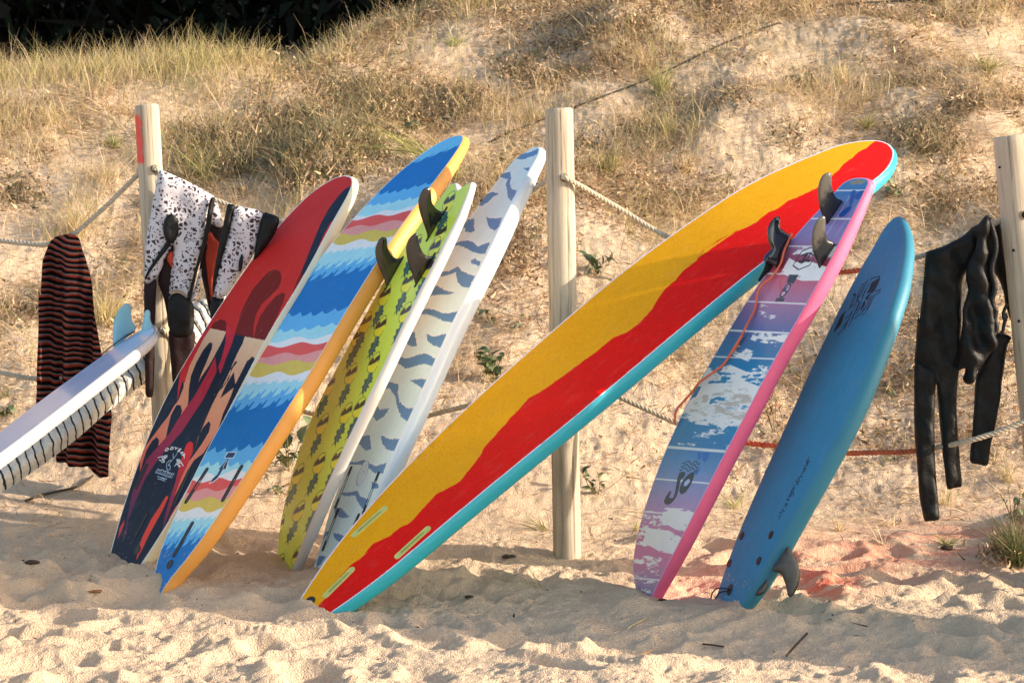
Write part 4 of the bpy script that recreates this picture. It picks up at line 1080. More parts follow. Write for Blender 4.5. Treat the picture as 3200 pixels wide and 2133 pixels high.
# ---- worn pink-railed board, fins up
def art_pink(s):
    L = lambda y, fr=fI: s.loc(fr((400 if fr is fI else 700, y)))[0]
    # bands along the board by survey rows (centre of the board at that row)
    rows = [(fI((190, 1500)), (126, 118, 150)), (fI((210, 1400)), (155, 118, 151)), (fI((240, 1320)), (190, 112, 146)), (fI((280, 1180)), (186, 108, 138)), (fI((320, 1060)), (168, 128, 165)), (fI((380, 930)), (136, 132, 168)), (fI((430, 800)), (87, 128, 166)), (fI((500, 680)), (46, 116, 156)), (fI((560, 560)), (30, 118, 156)), (fI((640, 420)), (36, 122, 158)), (fI((720, 260)), (26, 112, 155)), (fI((800, 130)), (61, 104, 144)), (fH((480, 1420)), (81, 96, 143)),
            (fH((560, 1300)), (122, 100, 139)), (fH((660, 1180)), (158, 100, 132)), (fH((740, 1060)), (178, 84, 104)), (fH((800, 960)), (136, 44, 56)), (fH((860, 860)), (140, 90, 116)), (fH((900, 780)), (130, 108, 151)), (fH((980, 660)), (124, 108, 155)), (fH((1060, 560)), (104, 108, 158)), (fH((1120, 460)), (48, 104, 156)), (fH((1200, 380)), (55, 112, 157))]
    ss = np.array([s.loc(p)[0][1] for p, c in rows]); cc = np.array([s.col(c) for p, c in rows]); o = np.argsort(ss)
    rows = [(p, (min(int(r_ * 1.08), 255), g_, int(b_ * (0.80 if r_ > 100 else 0.92)))) for p, (r_, g_, b_) in rows]
    la, lb = s.loc(fI((145, 1214), (400, 1244))); sl = (lb[1] - la[1]) / (lb[0] - la[0])      # panel lines run a little askew
    ssk = s.ss - sl * s.sx
    ss = np.array([s.loc(p)[0][1] - sl * s.loc(p)[0][0] for p, c in rows]); o = np.argsort(ss)
    for i in range(3): s.im[..., i] = np.interp(ssk, ss[o], cc[o, i])
    W = (212, 210, 216)
    n = fbm(s.sx * 0.8, ssk * 3.2, 20, 5, 81, 0.66)
    def worn(fr, pts, thr, c=W, k=14, soft=0.02):
        P = s.loc(fr(*pts)); r = s.mask(P)
        if r is None: return
        q, m = r
        d = edge_dist(P, s.sx[q], s.ss[q]) * np.where(m, 1, -1)
        a = np.clip((n[q] - thr + np.clip(d / soft, -1, 0.5) * 0.12) * k, 0, 1) * (d > -soft)
        s.im[q] += a[..., None] * (s.col(c) - s.im[q])
    GR = (176, 166, 156)
    worn(fI, [(500, 385), (640, 350), (840, 372), (790, 455), (600, 410), (470, 440)], 0.30)
    worn(fI, [(420, 455), (560, 420), (640, 500), (780, 470), (755, 545), (560, 545), (400, 525)], 0.34)
    worn(fI, [(455, 440), (620, 400), (800, 430), (770, 480), (560, 510), (440, 500)], 0.47)
    worn(fI, [(560, 285), (700, 262), (760, 290), (640, 345), (520, 350), (500, 320)], 0.40)
    worn(fI, [(700, 320), (870, 250), (860, 340), (720, 345)], 0.56); worn(fI, [(540, 250), (560, 300), (500, 350)], 0.42)
    worn(fI, [(340, 690), (620, 560), (740, 560), (660, 715)], 0.62); worn(fI, [(690, 165), (785, 170), (780, 195), (690, 190)], 0.38)
    worn(fI, [(785, 90), (810, 92), (805, 108), (785, 105)], 0.35); worn(fI, [(930, 80), (985, 70), (960, 120), (925, 110)], 0.38); worn(fI, [(830, 95), (880, 100), (870, 120), (830, 112)], 0.45)
    worn(fI, [(300, 1050), (485, 1062), (445, 1118), (330, 1112)], 0.24); worn(fI, [(190, 1050), (310, 1052), (320, 1110), (240, 1120), (200, 1090)], 0.50)
    worn(fI, [(205, 1160), (280, 1172), (400, 1185), (372, 1242), (210, 1215)], 0.22); worn(fI, [(150, 1170), (215, 1100), (240, 1120), (205, 1215), (150, 1200)], 0.52)
    worn(fI, [(135, 1480), (140, 1260), (330, 1290), (240, 1500)], 0.63)
    worn(fH, [(660, 1015), (690, 945), (740, 975), (800, 965), (950, 968), (950, 1030), (800, 1032)], 0.20)
    worn(fH, [(735, 880), (770, 835), (1000, 835), (1010, 880), (900, 860), (800, 870)], 0.46); worn(fH, [(930, 870), (1010, 830), (1030, 850), (990, 890)], 0.3)
    worn(fH, [(480, 1270), (590, 1262), (600, 1340), (500, 1300)], 0.52); worn(fH, [(440, 1460), (480, 1455), (600, 1470), (690, 1440), (680, 1500), (500, 1490)], 0.52)
    worn(fI, [(480, 420), (780, 380), (740, 540), (430, 520)], 0.56, GR, k=8); worn(fI, [(560, 280), (650, 260), (600, 350)], 0.56, GR, k=8)
    s.poly(fH((1130, 375), (1190, 360), (1250, 368), (1215, 395), (1180, 390), (1150, 400)), (128, 124, 104))
    for fr, lines in ((fI, [((110, 1398), (290, 1416)), ((145, 1214), (400, 1244)), ((185, 1040), (480, 1066)), ((250, 862), (575, 890)), ((325, 690), (660, 716)), ((400, 528), (745, 548)), ((490, 356), (830, 374)), ((570, 198), (930, 212)), ((655, 56), (1000, 72))]),
                      (fH, [((300, 1414), (730, 1436)), ((405, 1212), (850, 1232)), ((555, 1018), (950, 1030)), ((700, 826), (1050, 832)), ((850, 634), (1155, 636)), ((1020, 438), (1250, 436))])):
        for a, b in lines: s.line(fr(a, b), 0.0055 if (fr, a) != (fI, (325, 690)) else 0.010, (214, 216, 226), 0.85)
    s.line(fH((1160, 440), (1130, 480), (1060, 600), (960, 760)), 0.004, (190, 196, 220), 0.5); s.line(fH((1200, 520), (1110, 640), (1030, 760)), 0.003, (190, 196, 220), 0.4)
    # pressed shadow-blue letters near the tail and further down
    for P in (fH((1140, 450), (1175, 440), (1150, 530), (1130, 535)), fH((1205, 440), (1235, 445), (1190, 500), (1165, 480)), fH((1060, 600), (1130, 545), (1145, 560), (1100, 610), (1065, 622))): s.poly(P, (24, 70, 140), smooth=3)
    z = frame(2040, 1400, 7.84)
    for P in (z((1100, 110), (1180, 110), (1180, 240), (1100, 260)), z((1230, 120), (1400, 120), (1340, 270), (1260, 340), (1220, 260)), z((1020, 560), (1160, 480), (1100, 620), (1030, 640))): s.poly(P, (22, 88, 160), smooth=3, alpha=0.8)
    K = (36, 52, 60)
    s.poly(z((700, 575), (790, 580), (795, 640), (740, 735), (695, 745), (660, 860), (645, 960), (605, 1110), (560, 1210), (500, 1290), (420, 1360), (340, 1375), (280, 1330), (285, 1260), (340, 1150), (400, 1060), (440, 1045), (450, 1080), (400, 1190), (430, 1215), (500, 1200), (540, 1080), (565, 950), (590, 800), (620, 680), (650, 610)), K, smooth=3)
    s.poly(z((1010, 590), (1015, 650), (960, 820), (880, 970), (790, 1080), (710, 1122), (660, 1080), (655, 990), (700, 850), (790, 720), (880, 630), (960, 580)), K, smooth=3)
    s.poly(z((905, 760), (900, 830), (840, 900), (790, 930), (760, 920), (765, 850), (810, 790), (860, 758)), (160, 166, 200), smooth=3)
    for y in (0, 85, 170):
        x = -38 * y / 85
        s.line(z((735 + x, 350 + y), (760 + x, 375 + y), (820 + x, 330 + y), (880 + x, 308 + y), (920 + x, 370 + y), (950 + x, 385 + y), (1010 + x, 340 + y), (1060 + x, 312 + y), (1100 + x, 370 + y), (1115 + x, 395 + y), (1160 + x, 365 + y)), 0.0042, K, smooth=3)
    q = frame(2400, 720, 6.533)
    s.line(q((880, 345), (690, 425), (510, 715), (625, 800), (850, 710), (935, 570)), 0.0045, (30, 30, 38))
    s.line(q((680, 510), (800, 470), (860, 460), (930, 510)), 0.006, (36, 30, 36)); s.line(q((720, 600), (790, 480)), 0.012, (36, 30, 36)); s.line(q((800, 600), (860, 480)), 0.007, (36, 30, 36)); s.line(q((640, 630), (700, 650), (760, 610), (850, 620)), 0.010, (50, 34, 42))
    s.poly(q((430, 900), (630, 905), (500, 1110), (510, 1075), (380, 1070), (410, 980)), (42, 50, 66)); s.poly(q((180, 1375), (350, 1378), (310, 1450), (135, 1450)), (42, 50, 66))
    s.poly(q((470, 1090), (460, 1160), (380, 1290), (300, 1365), (240, 1360), (245, 1290), (320, 1170), (400, 1090)), (42, 50, 66), smooth=4); s.poly(q((440, 1120), (430, 1170), (365, 1270), (300, 1330), (268, 1330), (275, 1290), (340, 1185), (400, 1120)), (186, 150, 176), smooth=4)
    s.line(q((320, 1230), (370, 1180)), 0.010, (52, 56, 76)); s.line(q((330, 1180), (370, 1260)), 0.007, (52, 56, 76)); s.line(q((390, 1160), (410, 1150)), 0.006, (70, 70, 90))
    s.line(q((280, 1290), (250, 1040), (290, 900)), 0.008, (186, 60, 50), 0.7)
    s.border(0.0035, (176, 160, 190))
    s.mat = print_mat('worn_panel_print', s.image('worn_panel_print', 0.07), 0.35, 0.1, None, 0.3)
pink = Board((2015, 1862), -0.72, (2690, 570), -0.58, 0.38,
    fI((170, 1512), (140, 1490), (129, 1440), (130, 1350), (140, 1260), (160, 1160), (190, 1060), (240, 905), (290, 768), (340, 650), (390, 538), (440, 432), (500, 322), (570, 208), (640, 98)) + fH((260, 1460), (330, 1328), (420, 1198), (500, 1085), (570, 985), (640, 890), (760, 738), (850, 642), (920, 570), (1000, 480), (1050, 422), (1085, 388), (1120, 366), (1160, 353), (1210, 350)),
    fI((235, 1512), (310, 1370), (370, 1252), (430, 1138), (500, 1002), (560, 882), (610, 782), (680, 645), (740, 532), (800, 420), (860, 302), (920, 190), (980, 82)) + fH((655, 1568), (700, 1475), (750, 1378), (820, 1248), (900, 1110), (970, 982), (1030, 862), (1090, 742), (1150, 622), (1200, 520), (1240, 435), (1262, 388), (1262, 366), (1245, 353)),
    thick=0.056, rock_top=0.03, rock_bot=0.09, illum=(0.72, 0.69, 0.66))
pink.build('scuffed blue and mauve panelled surfboard with a hot pink rail and worn fins', 'panelled_bottom_skin', art_pink, M_['pink_foam'])
PF1 = [(973, 680), (962, 655), (938, 605), (920, 550), (912, 490), (910, 430), (922, 370), (945, 330), (975, 312), (1000, 315), (1006, 345), (1006, 400), (1018, 450), (1040, 490), (1082, 512), (1060, 560), (1010, 625)]
PF2 = [(922, 985), (905, 940), (880, 880), (868, 820), (868, 760), (878, 700), (900, 650), (930, 622), (955, 616), (962, 640), (960, 690), (965, 740), (985, 785), (1032, 815), (1010, 860), (960, 930)]
PF3 = [(585, 850), (565, 800), (556, 740), (562, 690), (580, 655), (608, 625), (635, 620), (645, 640), (644, 690), (655, 712), (690, 735), (730, 768), (700, 850), (640, 975), (600, 960), (560, 935), (540, 925), (560, 880)]
def worn_fin_mat():
    m = mat('fin_sun_bleached', (0.03, 0.032, 0.033), 0.3, 0.6, coat=0.3)
    nt = m.node_tree; b = nt.nodes['Principled BSDF']
    tc = nt.nodes.new('ShaderNodeTexCoord'); sp = nt.nodes.new('ShaderNodeSeparateXYZ'); nt.links.new(tc.outputs['UV'], sp.inputs[0])
    n = nt.nodes.new('ShaderNodeTexNoise'); n.inputs['Scale'].default_value = 60; n.inputs['Detail'].default_value = 5; nt.links.new(tc.outputs['Object'], n.inputs['Vector'])
    a = nt.nodes.new('ShaderNodeMath'); a.operation = 'MULTIPLY_ADD'; nt.links.new(n.outputs['Fac'], a.inputs[0]); a.inputs[1].default_value = 0.08; nt.links.new(sp.outputs[1], a.inputs[2])
    r = nt.nodes.new('ShaderNodeMapRange'); r.inputs[1].default_value = 0.095; r.inputs[2].default_value = 0.115; nt.links.new(a.outputs[0], r.inputs[0])
    mx = nt.nodes.new('ShaderNodeMix'); mx.data_type = 'RGBA'; mx.inputs[6].default_value = (0.018, 0.022, 0.024, 1); mx.inputs[7].default_value = (0.11, 0.10, 0.085, 1)
    nt.links.new(r.outputs[0], mx.inputs[0]); nt.links.new(mx.outputs[2], b.inputs['Base Color'])
    return m
M_['fin_bleached'] = worn_fin_mat()
pink.fin((fH((975, 672))[0], fH((1078, 520))[0]), fH(*PF1), M_['fin_bleached'], label='large grey centre fin with sun bleached tip')
pink.fin((fH((924, 975))[0], fH((1028, 822))[0]), fH(*PF2), M_['fin_bleached'], cant=0.1, label='side fin with sand stuck to its tip')
pink.fin((fH((640, 970))[0], fH((725, 775))[0]), fH(*PF3), M_['fin_black'], cant=-0.1, label='far side fin wrapped by the leash cuff')
# the leash: coral cord down the face, black cuff over the far fin
lp = [fH(p)[0] for p in ((735, 745), (725, 800), (700, 880), (660, 960), (600, 1050), (540, 1120), (505, 1190), (480, 1270), (455, 1350), (420, 1430), (370, 1500), (330, 1568))] + [fI(p)[0] for p in ((755, 90), (700, 165), (640, 240), (580, 300), (520, 350), (460, 405), (420, 450), (395, 500), (380, 540), (374, 572))]
LP = np.array([pink.on(p, 0.006 + 0.012 * math.sin(i * 0.9) ** 2) for i, p in enumerate(lp)])
V, F = tube_geo(catmull(LP, 6), 0.0042, 8)
M_['coral'] = mat('leash_coral_urethane', (0.86, 0.17, 0.08), 0.3, 0.5)
lroot = mesh('leash', V, F, M_['coral'], None)
tag(lroot, 'coral surf leash with black cuff wound on the scuffed board with pink rail', 'leash')
cuff_m = mat('cuff_neoprene', (0.008, 0.009, 0.010), 0.75, 0.3, bump=(400, 0.001), sheen=0.1)
cn = pink.n; A0 = pink.on(fH((580, 960))[0], 0.0); 
def cuff(name, pts, m, T, off, step=0.007):
    O = A0; e1 = pink.a; e2 = np.cross(pink.w, e1); e2 = pink.n - 0.35 * pink.w; e2 /= np.linalg.norm(e2); e1 = e1 - e2 * (e1 @ e2); e1 /= np.linalg.norm(e1)
    pn = np.cross(e1, e2); O = O + pn * off * (1 if pn @ (CAM - O) > 0 else -1)
    P = on_plane(fH(*pts), O, pn) - O
    return inflate(name, catmull(np.stack([P @ e1, P @ e2], 1), 3, True), O, e1, e2, m, T=T, D=0.02, step=step, parent=lroot)
cuff('cuff', [(600, 770), (640, 705), (690, 735), (732, 768), (712, 830), (690, 900), (665, 960), (630, 985), (600, 968), (560, 940), (545, 925), (575, 870), (590, 820)], cuff_m, 0.013, 0.012)
cuff('cuff_strap', [(548, 930), (600, 965), (590, 985), (540, 1030), (500, 1075), (492, 1060), (525, 1000), (540, 960)], cuff_m, 0.007, 0.010)
M_['blue_strip'] = mat('cuff_blue_piping', (0.01, 0.10, 0.30), 0.5, 0.4)
cuff('piping', [(532, 930), (536, 895), (570, 860), (610, 808), (612, 818), (580, 865), (548, 905), (540, 938)], M_['blue_strip'], 0.0035, 0.026, 0.004)

# ---- plain blue foam board
def art_blue(s):
    s.fill((30, 94, 124))
    K = (12, 30, 44); z = frame(2560, 840, 7.127)
    for P in (z((1340, 200), (1350, 240), (1260, 440), (1180, 540), (1140, 520), (1050, 550), (1110, 450), (1150, 330), (1200, 280)), z((1000, 715), (1035, 720), (1020, 800), (960, 890), (910, 930), (940, 840)), z((605, 920), (550, 1040), (520, 1150), (470, 1260), (400, 1330), (330, 1420), (340, 1340), (400, 1220), (460, 1080), (540, 980)), z((1110, 560), (1170, 520), (1100, 640), (1070, 700), (1020, 650)), z((745, 560), (800, 540), (820, 600), (780, 590), (740, 590))):
        s.poly(P, K, smooth=2)
    for L in (((1150, 250), (1160, 210), (1340, 165), (1340, 230)), ((1090, 250), (1000, 330), (950, 350), (870, 540), (850, 640)), ((1060, 300), (980, 450), (920, 600)), ((1120, 320), (1030, 480), (950, 680)), ((1250, 500), (1365, 455), (1340, 520), (1220, 600), (1160, 740), (1080, 900), (1000, 990), (950, 1030)),
              ((1160, 600), (1090, 760), (1010, 900), (890, 1020), (780, 1110)), ((820, 580), (760, 760), (660, 910)), ((770, 620), (690, 820)), ((850, 700), (900, 740), (840, 900), (760, 1060), (660, 1270)), ((820, 800), (700, 1000), (590, 1100)), ((1190, 600), (1120, 760), (1060, 900)), ((940, 740), (880, 900), (840, 1000)),
              ((740, 960), (640, 1140), (560, 1300), (410, 1480)), ((620, 1180), (540, 1260), (500, 1300)), ((900, 600), (820, 760), (700, 860)), ((990, 370), (900, 560), (830, 700)), ((1040, 440), (960, 620)), ((880, 760), (800, 960), (720, 1100)), ((1130, 640), (1050, 820), (960, 940)), ((680, 1080), (620, 1200), (560, 1340))):
        s.line(z(*L), 0.0050, K)
    z = frame(2390, 1400, 6.033)
    r = np.random.default_rng(12)
    for i in range(34):
        t = i / 33; cx, cy = 845 - 590 * t, 190 + 1140 * t; w = 40 - 12 * t
        a = r.uniform(-1, 1, 8) * w
        s.line(z((cx + a[0], cy + a[1]), (cx + a[2], cy + a[3]), (cx + a[4], cy + a[5])), 0.0034, K, 0.9)
    s.line(z((500, 850), (540, 830), (545, 880), (505, 905), (485, 880), (500, 850)), 0.003, K)
    s.poly(fJ((165, 1450), (180, 1425), (185, 1435), (172, 1455)), (200, 190, 180))
    s.mat = print_mat('blue_foam_print', s.image('blue_foam_print', 0.07), 0.5, 0.0, (300, 0.0008), 0.12)
blue = Board((2285, 1900), -0.84, (2790, 680), -0.50, 0.36,
    fJ((58, 1462), (90, 1370), (130, 1240), (180, 1100), (230, 980), (290, 850), (360, 680), (440, 500), (520, 330), (600, 150), (665, 0)) + fH((1020, 1370), (1100, 1205), (1200, 1005), (1300, 835), (1370, 712), (1420, 650), (1452, 628)),
    fJ((185, 1480), (235, 1430), (300, 1330), (370, 1200), (440, 1070), (520, 925), (590, 800), (650, 695), (720, 570), (800, 420), (870, 270), (930, 130), (975, 0)) + fK((190, 1500), (240, 1330), (270, 1180), (288, 1040), (290, 930), (278, 862), (262, 822), (240, 800)),
    thick=0.062, rock_top=0.06, rock_bot=0.03, illum=(0.50, 0.46, 0.46))
blue.build('plain blue foam surfboard with scribbled black lettering, standing nearest the black wetsuits', 'lettered_deck_skin', art_blue, M_['blue_foam'],
    profile=[(0.0, 0.0), (0.008, 0.0012), (0.016, 0.005), (0.023, 0.012), (0.028, 0.022), (0.029, 0.034), (0.026, 0.048), (0.018, 0.062), (0.006, 0.071), (-0.008, 0.075)], crown=0.0)
for p in ((386, 1052), (316, 1202), (218, 1058), (146, 1215)): blue.plug(fJ(p)[0], 0.013, M_['black_plastic'], 'deck_plug', 1.15)
blue.plug(fJ((150, 1368))[0], 0.015, M_['black_plastic'], 'leash_plug', 1.3)
cpts = [blue.on(fJ(p)[0], h) for p, h in (((150, 1365), 0.004), ((110, 1372), 0.02), ((80, 1400), 0.022), ((64, 1440), 0.016), ((66, 1468), 0.004))]
V, F = tube_geo(catmull(cpts, 6), 0.0024, 6); mesh('leash_string', V, F, M_['black_plastic'], blue.root)
cpts = [blue.on(fJ(p)[0], h) for p, h in (((148, 1375), 0.004), ((115, 1392), 0.014), ((92, 1420), 0.015), ((72, 1455), 0.01), ((60, 1475), 0.004))]
V, F = tube_geo(catmull(cpts, 6), 0.0024, 6); mesh('leash_string', V, F, M_['black_plastic'], blue.root)
# fins on its underside, seen past the right rail
def back_fin(pts, m, off):
    P0 = blue.on(fJ((400, 1200))[0], 0.0) - blue.n * 0.07 + blue.w * off
    e1 = blue.a; e2 = -blue.n + 0.25 * blue.w; e2 = e2 - e1 * (e2 @ e1); e2 /= np.linalg.norm(e2); pn = np.cross(e1, e2)
    P = on_plane(fJ(*pts), P0, pn) - P0
    return inflate('fin', catmull(np.stack([P @ e1, P @ e2], 1), 4, True), P0, e1, e2, m, T=0.006, D=0.03, step=0.008, parent=blue.root, minT=0.0008)
back_fin([(400, 1262), (440, 1275), (465, 1320), (478, 1370), (482, 1400), (500, 1410), (525, 1385), (550, 1320), (550, 1250), (530, 1190), (500, 1140), (480, 1120), (430, 1190), (395, 1240)], M_['fin_worn'], 0.05)
back_fin([(295, 1402), (330, 1400), (358, 1375), (370, 1340), (372, 1305), (340, 1330), (300, 1380)], M_['fin_worn'], 0.03)
# ------------------------------------------------------------------ the two boards lying up against the fence on the left
def art_lying(s):
    s.fill((176, 182, 216))  # bluish shade of the white face put into its colour
    for a, b in (((410, 720), (560, 600)), ((470, 700), (600, 590)), ((480, 690), (540, 640)), ((640, 560), (760, 475)), ((700, 520), (740, 490))):
        s.line(fB(a, ((a[0] + b[0]) / 2 + 6, (a[1] + b[1]) / 2 - 8), b), 0.004, (110, 116, 146), 0.7)
    s.mat = print_mat('lying_board_shade_tint', s.image('lying_board_shade_tint', 0.03), 0.3, 0.3)
lying = Board((-420, 1500), -0.55, (478, 1012), 0.36, 0.30,
    fB((-900, 1610), (-700, 1500), (-500, 1370), (-300, 1225), (0, 1020), (130, 905), (260, 802), (400, 700), (500, 630), (600, 557), (700, 484), (800, 412), (900, 344), (1000, 284), (1060, 252)),
    fB((-900, 1680), (-700, 1600), (-500, 1490), (-300, 1365), (0, 1155), (200, 1000), (400, 846), (600, 692), (700, 614), (800, 536), (900, 460), (1000, 380), (1060, 326), (1082, 292)),
    thick=0.044, rock_top=0.0, rock_bot=0.0, illum=SH)
lying.build('white surfboard with pale blue fins lying aslant in front of the striped towel', 'white_bottom_skin', art_lying, M_['white_gloss'],
    profile=[(0.0, 0.0), (0.006, 0.001), (0.014, 0.005), (0.021, 0.012), (0.025, 0.022), (0.026, 0.034), (0.023, 0.048), (0.016, 0.060), (0.004, 0.070), (-0.012, 0.075)], group='surfboards lying aslant on the left')
M_['fin_sky'] = mat('fin_pale_blue', (0.30, 0.62, 0.72), 0.35, 0.5, trans=0.25)
lying.fin((fB((800, 410))[0], fB((930, 320))[0]), fB((800, 415), (792, 330), (796, 250), (812, 190), (840, 140), (875, 110), (902, 108), (916, 130), (918, 180), (925, 230), (946, 265), (942, 300), (900, 335)), M_['fin_sky'], T=0.005)
lying.fin((fB((965, 330))[0], fB((1060, 280))[0]), fB((965, 322), (990, 290), (1002, 230), (1012, 170), (1030, 150), (1050, 165), (1052, 220), (1070, 270), (1060, 300), (1000, 345)), M_['fin_sky'], T=0.005)
V, F = tube_geo(catmull([lying.on(p, h) for p, h in zip(fB((715, 474), (760, 452), (830, 405), (890, 352), (945, 312)), (0.004, 0.012, 0.014, 0.010, 0.004))], 5), 0.0022, 6)
mesh('leash_string', V, F, M_['black_plastic'], lying.root)

def art_bag(s):
    s.fill((226, 220, 204))
    K = (58, 58, 62)
    for i in range(42):
        t = i / 41; x = -40 + 720 * t; y = 1505 - 560 * t
        s.line([(x - 22, y - 50), (x - 2, y - 34), (x + 10, y - 12), (x + 14, y + 18), (x + 6, y + 60)], 0.0065, K, 0.95, 4)
    s.mat = print_mat('board_sock_print', s.image('board_sock_print', 0.05), 0.9, 0.0, (60, 0.004), 0.1)
bag = Board((-100, 1500), -0.12, (725, 915), 0.98, 0.11,
    fB((-160, 1340), (0, 1225), (200, 1062), (400, 905), (600, 750), (800, 590), (1000, 440), (1200, 270), (1350, 110), (1440, 70), (1550, 30)),
    fB((-160, 1450), (0, 1335), (100, 1275), (250, 1170), (420, 1045), (560, 945), (640, 865), (740, 765), (830, 705), (900, 640), (1000, 560), (1180, 470), (1365, 392), (1480, 300), (1590, 130), (1640, 60)),
    thick=0.07, rock_top=0.0, rock_bot=0.0, illum=(0.95, 0.88, 0.78))
def hoop_mat(axis, org, period, frac):
    m = mat('board_sock_cloth', (0.66, 0.62, 0.54), 0.95, 0.08, bump=(45, 0.012))
    nt = m.node_tree; b = nt.nodes['Principled BSDF']
    tc = nt.nodes.new('ShaderNodeTexCoord'); nz = nt.nodes.new('ShaderNodeTexNoise'); nz.inputs['Scale'].default_value = 14
    nt.links.new(tc.outputs['Object'], nz.inputs['Vector'])
    d = nt.nodes.new('ShaderNodeVectorMath'); d.operation = 'DOT_PRODUCT'; nt.links.new(tc.outputs['Object'], d.inputs[0]); d.inputs[1].default_value = tuple(axis)
    a = nt.nodes.new('ShaderNodeMath'); a.operation = 'MULTIPLY_ADD'; nt.links.new(nz.outputs['Fac'], a.inputs[0]); a.inputs[1].default_value = 0.030; nt.links.new(d.outputs['Value'], a.inputs[2])
    q = nt.nodes.new('ShaderNodeMath'); q.operation = 'DIVIDE'; nt.links.new(a.outputs[0], q.inputs[0]); q.inputs[1].default_value = period
    f = nt.nodes.new('ShaderNodeMath'); f.operation = 'FRACT'; nt.links.new(q.outputs[0], f.inputs[0])
    l = nt.nodes.new('ShaderNodeMath'); l.operation = 'LESS_THAN'; nt.links.new(f.outputs[0], l.inputs[0]); l.inputs[1].default_value = frac
    mx = nt.nodes.new('ShaderNodeMix'); mx.data_type = 'RGBA'; mx.inputs[6].default_value = (0.66, 0.62, 0.54, 1); mx.inputs[7].default_value = (0.04, 0.04, 0.045, 1)
    nt.links.new(l.outputs[0], mx.inputs[0]); nt.links.new(mx.outputs[2], b.inputs['Base Color'])
    ab = nt.nodes.new('ShaderNodeMath'); ab.operation = 'PINGPONG'; nt.links.new(q.outputs[0], ab.inputs[0]); ab.inputs[1].default_value = 0.5
    bp = nt.nodes.new('ShaderNodeBump'); bp.inputs['Distance'].default_value = 0.022; bp.inputs['Strength'].default_value = 0.8; nt.links.new(ab.outputs[0], bp.inputs['Height'])
    old = b.inputs['Normal'].links[0].from_socket; nt.links.new(old, bp.inputs['Normal']); nt.links.new(bp.outputs[0], b.inputs['Normal'])
    return m
sock_m = hoop_mat(bag.a * 0.8 + bag.w * 0.5, bag.O, 0.034, 0.20)
def art_bag(s): s.mat = sock_m
nt = sock_m.node_tree
bag.build('board in a white cloth sock with thin dark hoops, under the white lying board', 'sock_face', art_bag, sock_m, crown=0.035,
    profile=[(0.0, 0.0), (0.003, 0.006), (0.004, 0.016), (0.003, 0.028), (0.0, 0.042), (-0.004, 0.056), (-0.01, 0.07)], group='surfboards lying aslant on the left', rail_name='sock_side')

# ------------------------------------------------------------------ cloth hung over the ropes
def pattern_mat(name, base, ink, scale=60):
    m = bpy.data.materials.new(name); m.use_nodes = True; nt = m.node_tree; b = nt.nodes['Principled BSDF']
    b.inputs['Roughness'].default_value = 0.8; b.inputs['Specular IOR Level'].default_value = 0.25
    tc = nt.nodes.new('ShaderNodeTexCoord')
    nz = nt.nodes.new('ShaderNodeTexNoise'); nz.inputs['Scale'].default_value = 18; nt.links.new(tc.outputs['UV'], nz.inputs['Vector'])
    av = nt.nodes.new('ShaderNodeVectorMath'); av.operation = 'MULTIPLY_ADD'; nt.links.new(nz.outputs['Color'], av.inputs[0]); av.inputs[1].default_value = (0.02, 0.02, 0); nt.links.new(tc.outputs['UV'], av.inputs[2])
    def vor(feat, sc_):
        v = nt.nodes.new('ShaderNodeTexVoronoi'); v.feature = feat; v.voronoi_dimensions = '2D'; v.inputs['Scale'].default_value = sc_
        nt.links.new(av.outputs[0], v.inputs['Vector']); return v
    def math_(op, a, bb):
        k = nt.nodes.new('ShaderNodeMath'); k.operation = op
        for i, v in enumerate((a, bb)):
            if isinstance(v, (int, float)): k.inputs[i].default_value = v
            else: nt.links.new(v, k.inputs[i])
        return k.outputs[0]
    e = vor('DISTANCE_TO_EDGE', scale); c = vor('F1', scale)
    sp = nt.nodes.new('ShaderNodeSeparateColor'); nt.links.new(c.outputs['Color'], sp.inputs[0])
    thr = math_('ADD', math_('MULTIPLY', sp.outputs[1], 0.24), 0.14)
    big = math_('MULTIPLY', math_('GREATER_THAN', e.outputs[0], thr), math_('GREATER_THAN', sp.outputs[0], 0.40))
    e2 = vor('DISTANCE_TO_EDGE', scale * 2.1); c2 = vor('F1', scale * 2.1)
    sp2 = nt.nodes.new('ShaderNodeSeparateColor'); nt.links.new(c2.outputs['Color'], sp2.inputs[0])
    sm = math_('MULTIPLY', math_('GREATER_THAN', e2.outputs[0], 0.20), math_('GREATER_THAN', sp2.outputs[0], 0.72))
    k = math_('MAXIMUM', big, sm)
    mx = nt.nodes.new('ShaderNodeMix'); mx.data_type = 'RGBA'; mx.inputs[6].default_value = (*base, 1); mx.inputs[7].default_value = (*ink, 1)
    nt.links.new(k, mx.inputs[0]); nt.links.new(mx.outputs[2], b.inputs['Base Color'])
    return m
M_['shard'] = pattern_mat('neoprene_shard_print', (0.60, 0.565, 0.60), (0.05, 0.034, 0.034))
M_['neo'] = mat('neoprene_black', (0.006, 0.0058, 0.006), 0.56, 0.28, bump=(90, 0.002))
M_['neo_maroon'] = mat('neoprene_dark_maroon', (0.022, 0.009, 0.010), 0.7, 0.2, bump=(90, 0.002))
M_['neo_red'] = mat('neoprene_red', (0.48, 0.055, 0.03), 0.75, 0.25, bump=(120, 0.002))
def gxz(pts, Y): q = np.array([at(x, y, Y) for x, y in pts]); return q[:, [0, 2]]
EX, EZ = np.array([1.0, 0, 0]), np.array([0, 0, 1.0])
